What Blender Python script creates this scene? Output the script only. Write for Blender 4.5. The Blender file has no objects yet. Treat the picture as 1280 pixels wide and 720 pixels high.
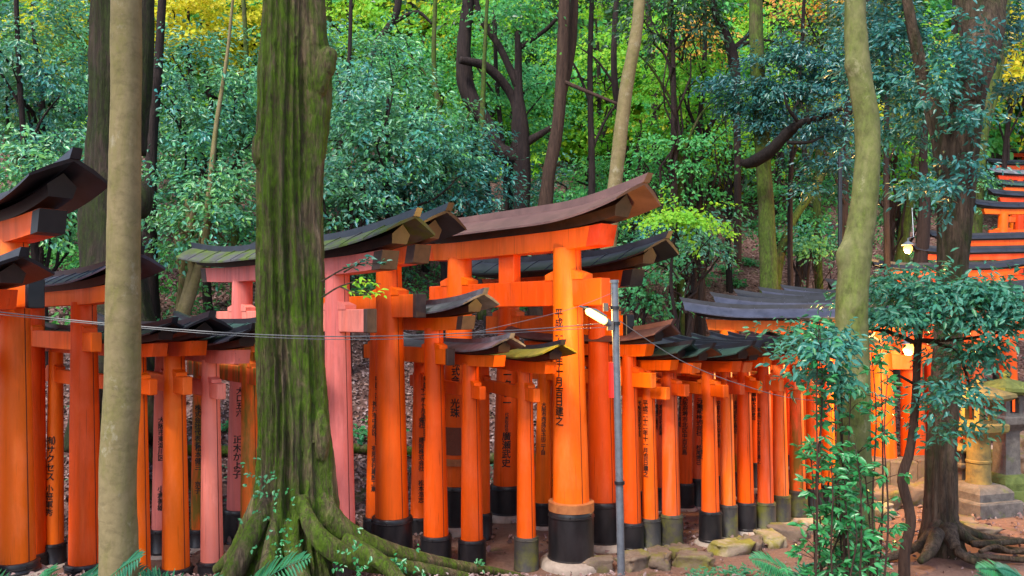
import bpy, math, random
import numpy as np
from mathutils import Vector, Matrix, noise
random.seed(7)
C = bpy.context.scene.collection
CZ, F = 2.15, 1000.0
def P(px, py, D): return Vector(((px-640)/F*D, D, CZ+(400-py)/F*D))
def sm(t):
    t = max(0.0, min(1.0, t)); return t*t*(3-2*t)

# ------------------------------------------------------------------ terrain
def yfar(x):
    pts = [(-9, 6.9), (-4, 7.6), (-2.6, 8.3), (-0.5, 9.2), (1.5, 9.7), (2.6, 10.6), (3.2, 12.0), (6.5, 12.4), (12, 12.0)]
    if x <= pts[0][0]: return pts[0][1]
    for (a, b), (c, d) in zip(pts, pts[1:]):
        if x <= c: return b+(d-b)*(x-a)/(c-a)
    return pts[-1][1]
def ter(x, y, fine=True):
    d = max(0.0, y-yfar(x))
    h = (0.30*d*sm(d/1.2)+0.012*d*d)
    h += 0.55*sm((6.5-y)/1.7)*(1-0.15*sm((x-1)/2))
    h += 0.22*sm((y-9.6)/0.8)*sm((x-2.4)/0.8)*(1-sm((x-5.0)/0.4))*(1 if d <= 0 else math.exp(-d))
    if fine:
        h += 0.035*noise.noise((x*0.9, y*0.9, 3.1))*min(1, 0.35+d)+0.012*noise.noise((x*4, y*4, 1.7))
        if d > 0.5: h += 0.18*noise.noise((x*0.35, y*0.35, 9.0))*sm(d/4)
    return h

# ------------------------------------------------------------------ materials
def mat(name):
    m = bpy.data.materials.new(name); m.use_nodes = True
    nt = m.node_tree; b = nt.nodes['Principled BSDF']
    return m, nt, b
def N(nt, t, **kw):
    n = nt.nodes.new(t)
    for k, v in kw.items(): setattr(n, k, v)
    return n
def coords(nt, scale=(1, 1, 1), rnd=False, kind='Object'):
    tc = N(nt, 'ShaderNodeTexCoord'); mp = N(nt, 'ShaderNodeMapping'); mp.inputs['Scale'].default_value = scale
    nt.links.new(tc.outputs[kind], mp.inputs['Vector'])
    if rnd:
        oi = N(nt, 'ShaderNodeObjectInfo'); ml = N(nt, 'ShaderNodeMath', operation='MULTIPLY'); ml.inputs[1].default_value = 37
        nt.links.new(oi.outputs['Random'], ml.inputs[0]); nt.links.new(ml.outputs[0], mp.inputs['Location'])
    return mp.outputs['Vector']
def noi(nt, vec, scale, detail=5, rough=.6, dist=0):
    n = N(nt, 'ShaderNodeTexNoise'); n.inputs['Scale'].default_value = scale; n.inputs['Detail'].default_value = detail
    n.inputs['Roughness'].default_value = rough; n.inputs['Distortion'].default_value = dist
    nt.links.new(vec, n.inputs['Vector']); return n.outputs['Fac']
def ramp(nt, fac, stops, interp='LINEAR'):
    r = N(nt, 'ShaderNodeValToRGB'); r.color_ramp.interpolation = interp; e = r.color_ramp.elements
    while len(e) < len(stops): e.new(.5)
    for el, (p, c) in zip(e, stops):
        el.position = p; el.color = (c, c, c, 1) if isinstance(c, (int, float)) else (*c, 1)
    nt.links.new(fac, r.inputs['Fac']); return r.outputs['Color']
def mix(nt, fac, a, b, mode='MIX'):
    m = N(nt, 'ShaderNodeMix', data_type='RGBA', blend_type=mode)
    for s, v in ((m.inputs['Factor'], fac), (m.inputs['A'], a), (m.inputs['B'], b)):
        if hasattr(v, 'node'): nt.links.new(v, s)
        elif isinstance(v, (int, float)): s.default_value = v
        else: s.default_value = (*v, 1)
    return m.outputs['Result']
def bump(nt, b, h, strength, dist):
    n = N(nt, 'ShaderNodeBump'); n.inputs['Strength'].default_value = strength; n.inputs['Distance'].default_value = dist
    nt.links.new(h, n.inputs['Height']); nt.links.new(n.outputs['Normal'], b.inputs['Normal'])

def paint(name, col, wear, wearcol, moss=0.0, rough=.42):
    m, nt, b = mat(name)
    v = coords(nt, (1, 1, .25), True); v2 = coords(nt, (14, 14, 1.2), True)
    n1 = noi(nt, v, 3.0, 6, .65); n2 = noi(nt, v2, 1.6, 5, .6)
    c = mix(nt, ramp(nt, n1, [(.3, 0), (.72, 1)]), col, tuple(x*.72 for x in col))
    c = mix(nt, ramp(nt, n2, [(.62-.2*wear, 0), (.78, 1)]), c, mix(nt, .6, wearcol, c))
    # fine grime specks and weather streaks
    n3 = noi(nt, coords(nt, (26, 26, 3), True), 3.0, 4, .7)
    c = mix(nt, ramp(nt, n3, [(.64, 0), (.8, .38)]), c, (.10, .03, .012))
    if moss:
        n4 = noi(nt, coords(nt, (9, 9, 1.5), True), 1.3, 5, .65)
        c = mix(nt, ramp(nt, n4, [(.6-.25*moss, 0), (.72-.2*moss, .85)]), c, (.10, .12, .012))
    # hairline drying cracks along the grain, sun-bleached patches, grime rising from the foot
    cr = noi(nt, coords(nt, (60, 60, 1.1), True), 1.0, 3, .5); c = mix(nt, ramp(nt, cr, [(.30, .55), (.36, 0)]), c, tuple(x*.35 for x in col))
    bl = noi(nt, coords(nt, (2.2, 2.2, .8), True), 2.0, 6, .72); c = mix(nt, ramp(nt, bl, [(.50, 0), (.72, .30+.35*wear)]), c, tuple(min(1, x*1.02+.07) for x in col))
    dk = noi(nt, coords(nt, (5, 5, .35), True), 1.8, 6, .7); c = mix(nt, ramp(nt, dk, [(.52, 0), (.72, .5)]), c, tuple(x*.42 for x in col))
    oi = N(nt, 'ShaderNodeObjectInfo'); hs = N(nt, 'ShaderNodeHueSaturation'); mr = N(nt, 'ShaderNodeMapRange'); mr.inputs['To Min'].default_value = .90; mr.inputs['To Max'].default_value = 1.08
    m2 = N(nt, 'ShaderNodeMapRange'); m2.inputs['To Min'].default_value = .494; m2.inputs['To Max'].default_value = .506
    nt.links.new(oi.outputs['Random'], mr.inputs['Value']); nt.links.new(mr.outputs[0], hs.inputs['Value']); nt.links.new(oi.outputs['Random'], m2.inputs['Value']); nt.links.new(m2.outputs[0], hs.inputs['Hue'])
    nt.links.new(c, hs.inputs['Color']); c = hs.outputs[0]
    nt.links.new(c, b.inputs['Base Color'])
    nt.links.new(ramp(nt, n1, [(.3, rough-.08), (.75, rough+.2)]), b.inputs['Roughness'])
    bump(nt, b, n2, .25, .004)
    b.inputs['Specular IOR Level'].default_value = .3
    return m
PAINT = {
 'orange': paint('vermilion_paint', (.95, .130, .002), .25, (.80, .20, .03)),
 'red': paint('deep_vermilion_paint', (.86, .082, .004), .35, (.6, .16, .05)),
 'worn': paint('worn_vermilion_paint', (.92, .135, .010), .8, (.75, .30, .20)),
 'pink': paint('faded_pink_paint', (.84, .23, .19), .9, (.84, .13, .05), rough=.6),
 'mossy': paint('mossy_vermilion_paint', (.80, .13, .012), .6, (.45, .22, .04), moss=.75, rough=.6),
}
def simple(name, c1, c2, scale=6, rough=.6, bs=.4, bd=.01, sc=(1, 1, 1), moss=None, ms=(.5, .65), metal=0, spec=.5):
    m, nt, b = mat(name)
    v = coords(nt, sc, True); n = noi(nt, v, scale, 7, .65, .3)
    c = mix(nt, ramp(nt, n, [(.35, 0), (.68, 1)]), c1, c2)
    if moss:
        n2 = noi(nt, coords(nt, (1, 1, 1), True), 3.5, 6, .7)
        c = mix(nt, ramp(nt, n2, [(ms[0], 0), (ms[1], 1)]), c, mix(nt, n, moss, tuple(x*.4 for x in moss)))
    nt.links.new(c, b.inputs['Base Color']); b.inputs['Roughness'].default_value = rough; b.inputs['Metallic'].default_value = metal
    b.inputs['Specular IOR Level'].default_value = spec
    bump(nt, b, n, bs, bd); return m
ROOF = {
 'brown': simple('brown_copper_roof', (.17, .085, .075), (.10, .05, .045), 5, .5, .3, .006, (1, 1, 1)),
 'black': simple('blue_black_roof', (.022, .025, .038), (.008, .009, .014), 5, .38, .3, .006),
 'slate': simple('weathered_slate_blue_roof', (.055, .06, .10), (.022, .025, .045), 6, .45, .3, .006),
 'green': simple('green_black_roof', (.03, .075, .065), (.02, .03, .03), 5, .42, .3, .006),
 'moss': simple('mossy_roof', (.08, .08, .085), (.035, .033, .035), 5, .75, .6, .012, (1, 1, 1), (.09, .14, .015), (.42, .56)),
 'yellowmoss': simple('yellow_moss_roof', (.17, .15, .02), (.09, .10, .012), 9, .85, .9, .02, (1, 1, 1), (.26, .24, .015), (.4, .55)),
 'stripe': simple('silver_grey_roof', (.20, .20, .23), (.06, .055, .06), 6, .4, .3, .006),
}
BLACK = simple('black_lacquer', (.007, .009, .015), (.016, .017, .022), 8, .4, .3, .006)
BLACKWOOD = simple('weathered_black_wood', (.014, .010, .012), (.045, .022, .022), 7, .5, .4, .008, (1, 1, 1))
SLEEVE = simple('black_metal_sleeve', (.006, .006, .008), (.026, .023, .026), 7, .38, .35, .006, (1, 1, .4), metal=0)
SLEEVEMOSS = simple('mossy_black_sleeve', (.018, .018, .02), (.07, .06, .05), 7, .6, .5, .01, (1, 1, .4), (.15, .15, .015), (.46, .64))
BROWNCAP = simple('brown_wood_cap', (.09, .05, .035), (.045, .025, .02), 12, .65, .4, .006, (1, 1, 1))
STONE = simple('cream_footing_stone', (.40, .33, .28), (.24, .19, .16), 9, .85, .6, .012)
ROCK = simple('path_edge_rock', (.19, .14, .105), (.085, .06, .048), 5, .9, .9, .03, (1, 1, 1), (.20, .19, .03), (.48, .62))
GREYSTONE = simple('grey_lantern_stone', (.16, .14, .125), (.075, .065, .06), 10, .9, .9, .015, (1, 1, 1), (.16, .20, .03), (.58, .7))
MOSSTONE = simple('moss_covered_stone', (.12, .15, .035), (.06, .08, .015), 12, .95, .9, .02)
YELSTONE = simple('yellow_lichen_stone', (.26, .18, .05), (.11, .09, .04), 9, .9, .9, .015, (1, 1, 1), (.20, .24, .03), (.58, .7))
STEEL = simple('galvanised_steel', (.18, .20, .235), (.12, .135, .16), 20, .45, .15, .002, metal=.35)
CABLE = simple('grey_cable', (.10, .105, .11), (.12, .12, .13), 10, .5, .1, .001)
INK, _nt, _b = mat('black_ink'); _b.inputs['Base Color'].default_value = (.014, .010, .010, 1); _b.inputs['Roughness'].default_value = .6
SEAM, _nt, _b = mat('dark_seam'); _b.inputs['Base Color'].default_value = (.08, .012, .006, 1); _b.inputs['Roughness'].default_value = .8
REDTAPE, _nt, _b = mat('red_tape'); _b.inputs['Base Color'].default_value = (.75, .02, .012, 1)
def lampmat(name, col, s):
    m, nt, b = mat(name); b.inputs['Emission Color'].default_value = (*col, 1); b.inputs['Emission Strength'].default_value = s
    b.inputs['Base Color'].default_value = (.5, .4, .2, 1); b.inputs['Specular IOR Level'].default_value = 0; return m
GLOWTUBE = lampmat('glowing_tube', (1, .60, .13), 3); GLOWBULB = lampmat('glowing_bulb', (1, .42, .04), 3)

def bark(name, c1, c2, mosscol, m0, m1, sc=(9, 9, 1.1), bs=1.0, bd=.03, lich=None, msc=2.2, crack=.75):
    m, nt, b = mat(name)
    v = coords(nt, sc, False); n = noi(nt, v, 1.5, 9, .68, .5); f = noi(nt, coords(nt, (1, 1, .5)), 30, 5, .7)
    c = mix(nt, ramp(nt, n, [(.36, 0), (.62, 1)]), c2, c1)
    c = mix(nt, ramp(nt, f, [(.35, .0), (.7, .35)]), c, tuple(x*.45 for x in c1))
    pm = noi(nt, coords(nt, (2.2, 2.2, .9)), msc, 9, .75, .5)
    mc = mix(nt, ramp(nt, f, [(.3, 0), (.68, 1)]), tuple(x*.25 for x in mosscol), mosscol)
    c = mix(nt, ramp(nt, pm, [(m0, 0), (m1, .95)]), c, mc)
    if lich:
        l = noi(nt, coords(nt, (1, 1, .7)), 7, 6, .75)
        c = mix(nt, ramp(nt, l, [(.58, 0), (.66, .8)]), c, lich)
    nt.links.new(c, b.inputs['Base Color']); b.inputs['Roughness'].default_value = .92; b.inputs['Specular IOR Level'].default_value = .25
    v3 = coords(nt, tuple(q*3.2 for q in sc)); n3 = noi(nt, v3, 1.5, 6, .7, .6)
    c2b = nt.links
    ad0 = N(nt, 'ShaderNodeMath', operation='MULTIPLY_ADD'); ad0.inputs[1].default_value = .45
    nt.links.new(n3, ad0.inputs[0]); nt.links.new(n, ad0.inputs[2])
    cc_ = mix(nt, ramp(nt, n3, [(.36, crack), (.52, 0)]), c, tuple(x*.25 for x in c1)); nt.links.new(cc_, b.inputs['Base Color'])  # darkens the bump hollows, painting crevice shade into the bark colour
    ad = N(nt, 'ShaderNodeMath', operation='MULTIPLY_ADD'); ad.inputs[1].default_value = .25
    nt.links.new(f, ad.inputs[0]); nt.links.new(ad0.outputs[0], ad.inputs[2])
    bump(nt, b, ad.outputs[0], bs, bd); return m
BK_MOSS = bark('mossy_cedar_bark', (.28, .20, .12), (.016, .011, .009), (.105, .20, .008), .40, .53, sc=(12, 12, 1.7), bs=1.0, bd=.05, crack=.95)
BK_DMOSS = bark('dark_mossy_bark', (.06, .042, .03), (.013, .010, .009), (.03, .045, .008), .40, .54, crack=.9)  # dark brown-green is this bark's own colour
BK_TAN = bark('smooth_tan_bark', (.235, .185, .095), (.19, .15, .075), (.16, .16, .035), .45, .72, (3, 3, 5), .6, .008, (.27, .24, .16), crack=.32)
BK_GREEN = bark('smooth_green_lichen_bark', (.22, .21, .09), (.12, .125, .05), (.15, .19, .04), .4, .6, (3, 3, 3), .5, .01, (.27, .26, .14), crack=.35)
BK_BROWN = bark('rough_brown_bark', (.17, .115, .08), (.024, .016, .013), (.05, .065, .018), .47, .64, crack=.95, bd=.05)
BK_DARK = bark('dark_bark', (.04, .026, .024), (.018, .012, .014), (.06, .08, .02), .62, .8)
BK_RED = bark('reddish_bark', (.085, .05, .036), (.045, .025, .02), (.07, .08, .02), .62, .8)
BK_MID = bark('mossy_thin_bark', (.12, .095, .055), (.04, .03, .02), (.085, .14, .018), .34, .52, (6, 6, 1.5), .7, .015)

def leafmat(name, cols, rough=.35, trans=.35, spec=.5):
    m, nt, b = mat(name)
    g = N(nt, 'ShaderNodeNewGeometry')
    k = len(cols)
    c = ramp(nt, g.outputs['Random Per Island'], [(i/(k-1) if k > 1 else 0, cc) for i, cc in enumerate(cols)])
    big = noi(nt, coords(nt, (1, 1, 1)), .9, 3, .6)
    c = mix(nt, ramp(nt, big, [(.35, 0), (.65, .6)]), c, mix(nt, 1.0, c, cols[-1], 'MIX'))
    oi = N(nt, 'ShaderNodeObjectInfo'); hs = N(nt, 'ShaderNodeHueSaturation'); mr = N(nt, 'ShaderNodeMapRange'); mr.inputs['To Min'].default_value = .485; mr.inputs['To Max'].default_value = .53
    m2 = N(nt, 'ShaderNodeMapRange'); m2.inputs['To Min'].default_value = 1.25; m2.inputs['To Max'].default_value = .8
    nt.links.new(oi.outputs['Random'], mr.inputs['Value']); nt.links.new(oi.outputs['Random'], m2.inputs['Value'])
    nt.links.new(mr.outputs[0], hs.inputs['Hue']); nt.links.new(m2.outputs[0], hs.inputs['Value']); nt.links.new(c, hs.inputs['Color']); c = hs.outputs[0]
    nt.links.new(c, b.inputs['Base Color']); b.inputs['Roughness'].default_value = rough; b.inputs['Specular IOR Level'].default_value = spec
    tr = N(nt, 'ShaderNodeBsdfTranslucent'); mx = N(nt, 'ShaderNodeMixShader'); mx.inputs[0].default_value = trans
    br = mix(nt, .5, c, (.45, .55, .05), 'MIX'); brm = mix(nt, .65, br, c)
    nt.links.new(brm, tr.inputs['Color'])
    nt.links.new(b.outputs[0], mx.inputs[1]); nt.links.new(tr.outputs[0], mx.inputs[2])
    nt.links.new(mx.outputs[0], nt.nodes['Material Output'].inputs['Surface'])
    return m
LEAF = {
 'teal': leafmat('teal_evergreen_leaf', [(.012, .12, .12), (.02, .22, .20), (.05, .32, .29), (.04, .26, .08), (.015, .14, .14), (.05, .28, .32), (.16, .40, .05)], .34, .28, .55),  # blue raised in these colours to imitate sky reflected on glossy leaves
 'blue': leafmat('blue_green_evergreen_leaf', [(.010, .08, .09), (.02, .16, .18), (.05, .24, .28), (.03, .17, .08)], .34, .25, .55),
 'green': leafmat('fresh_green_leaf', [(.03, .20, .06), (.07, .36, .08), (.15, .48, .09), (.04, .30, .12)], .45, .45, .4),
 'maple': leafmat('bright_maple_leaf', [(.11, .40, .025), (.22, .54, .03), (.42, .60, .03), (.15, .46, .04)], .5, .5, .3),
 'yellow': leafmat('autumn_yellow_leaf', [(.70, .60, .03), (.80, .74, .04), (.45, .58, .03), (.80, .56, .05)], .5, .5, .3),
 'rust': leafmat('autumn_orange_leaf', [(.6, .25, .06), (.7, .38, .10), (.55, .42, .05)], .5, .5, .3),
 'dark': leafmat('deep_shade_leaf', [(.012, .055, .03), (.02, .09, .05), (.035, .12, .05), (.02, .07, .03)], .4, .3, .5),
 'near': leafmat('glossy_laurel_leaf', [(.015, .12, .10), (.03, .18, .15), (.06, .24, .20), (.04, .19, .06)], .40, .28, .4),
 'vivid': leafmat('vivid_young_leaf', [(.015, .16, .05), (.03, .25, .07), (.07, .30, .12), (.02, .20, .04)], .32, .3, .6),
 'fern': leafmat('fern_frond_leaf', [(.015, .14, .06), (.035, .22, .09), (.03, .18, .10)], .45, .35, .5),
}
def litter_mat():
    m, nt, b = mat('fallen_leaf')
    g = N(nt, 'ShaderNodeNewGeometry')
    c = ramp(nt, g.outputs['Random Per Island'], [(0, (.06, .03, .028)), (.2, (.15, .08, .07)), (.45, (.24, .15, .145)), (.65, (.10, .05, .04)), (.85, (.33, .24, .235)), (1, (.20, .09, .05))])
    nt.links.new(c, b.inputs['Base Color']); b.inputs['Roughness'].default_value = .6; return m
LITTER = litter_mat()
def ground_mat():
    m, nt, b = mat('forest_floor')
    v = coords(nt); n = noi(nt, v, 1.2, 8, .65); f = noi(nt, v, 22, 8, .7); ff = noi(nt, v, 75, 4, .7)
    dirt = mix(nt, ramp(nt, f, [(.35, 0), (.7, 1)]), (.155, .085, .062), (.26, .155, .115))
    dirt = mix(nt, ramp(nt, n, [(.35, 0), (.65, .7)]), dirt, (.17, .095, .075))
    dirt = mix(nt, ramp(nt, ff, [(.62, 0), (.7, .6)]), dirt, (.10, .05, .04))
    vo = N(nt, 'ShaderNodeTexVoronoi'); vo.inputs['Scale'].default_value = 20; nt.links.new(v, vo.inputs['Vector'])
    lit = ramp(nt, vo.outputs['Color'], [(.1, (.045, .02, .018)), (.5, (.16, .085, .07)), (.9, (.30, .19, .17))])
    lit = mix(nt, ramp(nt, f, [(.35, 0), (.65, .8)]), lit, (.05, .025, .022))
    at = N(nt, 'ShaderNodeAttribute'); at.attribute_name = 'litter'
    c = mix(nt, at.outputs['Fac'], dirt, lit)
    mo = noi(nt, v, 2.1, 6, .7); c = mix(nt, ramp(nt, mo, [(.60, 0), (.68, .6)]), c, (.045, .075, .012))
    nt.links.new(c, b.inputs['Base Color']); b.inputs['Roughness'].default_value = .95
    b.inputs['Specular IOR Level'].default_value = .2
    bump(nt, b, f, .8, .03); return m
GROUND = ground_mat()

# ------------------------------------------------------------------ mesh helpers
class MB:
    def __init__(s): s.v = []; s.f = []; s.m = []
    def add(s, vs, fs, mi=0):
        o = len(s.v); s.v += [tuple(v) for v in vs]; s.f += [tuple(i+o for i in f) for f in fs]; s.m += [mi]*len(fs)
    def loft(s, rings, cap=True, mi=0):
        n = len(rings[0]); vs = [p for r in rings for p in r]; fs = []
        for k in range(len(rings)-1):
            for i in range(n):
                j = (i+1) % n; fs.append((k*n+i, k*n+j, (k+1)*n+j, (k+1)*n+i))
        if cap: fs.append(tuple(range(n))[::-1]); fs.append(tuple((len(rings)-1)*n+i for i in range(n)))
        s.add(vs, fs, mi)
    def tube(s, pts, rad, n=8, mi=0):
        rings = []
        for k, p in enumerate(pts):
            a = Vector(pts[max(0, k-1)]); b = Vector(pts[min(len(pts)-1, k+1)]); t = (b-a).normalized()
            up = Vector((0, 0, 1)) if abs(t.z) < .9 else Vector((1, 0, 0))
            x = t.cross(up).normalized(); y = t.cross(x).normalized()
            r = rad[k] if hasattr(rad, '__len__') else rad
            rings.append([Vector(p)+x*(r*math.cos(6.2832*i/n))+y*(r*math.sin(6.2832*i/n)) for i in range(n)])
        s.loft(rings, True, mi)
    def lathe(s, prof, c=(0, 0, 0), n=24, mi=0, sq=False, rot=0.0):
        rings = []
        for r, z in prof:
            if sq:
                q = []
                for a, b in ((-1, -1), (1, -1), (1, 1), (-1, 1)):
                    x, y = a*r, b*r; q.append((c[0]+x*math.cos(rot)-y*math.sin(rot), c[1]+x*math.sin(rot)+y*math.cos(rot), c[2]+z))
                rings.append(q)
            else: rings.append([(c[0]+r*math.cos(6.2832*i/n), c[1]+r*math.sin(6.2832*i/n), c[2]+z) for i in range(n)])
        s.loft(rings, True, mi)
    def build(s, name, mats, parent=None, smooth=True, loc=None, off=None, ang=.7):
        me = bpy.data.meshes.new(name)
        v = s.v
        if off is not None: v = [(a-off[0], b-off[1], c-off[2]) for a, b, c in v]
        me.from_pydata(v, [], s.f)
        if not isinstance(mats, (list, tuple)): mats = [mats]
        for m in mats: me.materials.append(m)
        me.polygons.foreach_set('material_index', s.m)
        if smooth: me.polygons.foreach_set('use_smooth', [True]*len(s.f))
        me.update()
        if smooth and ang: me.set_sharp_from_angle(angle=ang)
        o = bpy.data.objects.new(name, me); C.objects.link(o)
        if parent: o.parent = parent
        if loc is not None: o.location = loc
        return o
def tag(o, label, cat, group=None):
    o['label'] = label; o['category'] = cat
    if group: o['group'] = group
    return o
def empty(name, loc, label, cat, group=None):
    o = bpy.data.objects.new(name, None); o.location = loc; o.empty_display_size = .1; C.objects.link(o)
    return tag(o, label, cat, group)
def bez(mb, c, s): pass

# ------------------------------------------------------------------ leaves (numpy)
def leaves_mesh(name, pos, nrm, dirv, ln, wd, material, fold=.18):
    n = len(pos)
    nrm = nrm/np.linalg.norm(nrm, axis=1, keepdims=True)
    dirv = dirv-nrm*np.sum(dirv*nrm, axis=1, keepdims=True); dirv /= (np.linalg.norm(dirv, axis=1, keepdims=True)+1e-9)
    sd = np.cross(nrm, dirv); ln = ln[:, None]; wd = wd[:, None]
    v = np.empty((n, 6, 3))
    v[:, 0] = pos
    v[:, 1] = pos+dirv*ln*.35+sd*wd*.5+nrm*wd*fold
    v[:, 2] = pos+dirv*ln*.72+sd*wd*.32+nrm*wd*fold*.4
    v[:, 3] = pos+dirv*ln-nrm*ln*.12
    v[:, 4] = pos+dirv*ln*.72-sd*wd*.32+nrm*wd*fold*.4
    v[:, 5] = pos+dirv*ln*.35-sd*wd*.5+nrm*wd*fold
    idx = (np.arange(n)*6)[:, None]
    f = np.concatenate([idx+np.array([[0, 1, 2, 3]]), idx+np.array([[0, 3, 4, 5]])], axis=1).reshape(-1)
    me = bpy.data.meshes.new(name); me.vertices.add(n*6); me.vertices.foreach_set('co', v.reshape(-1).astype(np.float32))
    me.loops.add(n*8); me.loops.foreach_set('vertex_index', f.astype(np.int32))
    me.polygons.add(n*2); me.polygons.foreach_set('loop_start', (np.arange(n*2)*4).astype(np.int32))
    me.materials.append(material); me.update(calc_edges=True); return me
# ------------------------------------------------------------------ inscriptions
_tc = {}
def textmesh(cols, size, gap):
    """columns of vertical writing -> (verts, faces) in x,y"""
    V, Fc = [], []
    for ci, s in enumerate(cols):
        key = s
        if key not in _tc:
            cu = bpy.data.curves.new('t', 'FONT'); cu.body = '\n'.join(s); cu.align_x = 'CENTER'; cu.align_y = 'TOP'; cu.size = 1
            cu.space_line = .95; cu.offset = .002; cu.resolution_u = 2
            ob = bpy.data.objects.new('t', cu); C.objects.link(ob)
            bpy.context.view_layer.update()
            me = bpy.data.meshes.new_from_object(ob.evaluated_get(bpy.context.evaluated_depsgraph_get()))
            _tc[key] = ([tuple(v.co) for v in me.vertices], [tuple(p.vertices) for p in me.polygons])
            bpy.data.objects.remove(ob); bpy.data.meshes.remove(me); bpy.data.curves.remove(cu)
        v, f = _tc[key]; o = len(V)
        V += [(a*size-ci*gap, b*size) for a, b, _ in v]; Fc += [tuple(i+o for i in q) for q in f]
    return V, Fc
def inscribe(parent, cols, axis, rad, zt, size, ang, gap=.07):
    V0, F0 = textmesh(cols, size, gap); out = []; V, Fc = [], []
    for i, (a_, b_) in enumerate(((0, 0), (.02, .004), (-.02, -.004), (.004, .018), (-.004, -.018))):   # brush weight: overlaid strokes
        o = len(V); V += [(x+a_*size, y+b_*size, .003+.0004*i) for x, y in V0]; Fc += [tuple(q+o for q in f) for f in F0]
    for x, y, pr_ in V:
        z = zt+y; r = rad(z)+pr_; c = axis(z); a = ang+x/r - math.pi/2
        out.append((c[0]+r*math.cos(a), c[1]+r*math.sin(a), z))
    mb = MB(); mb.add(out, Fc)
    o = mb.build('inscription', INK, parent, smooth=False); return o

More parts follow.
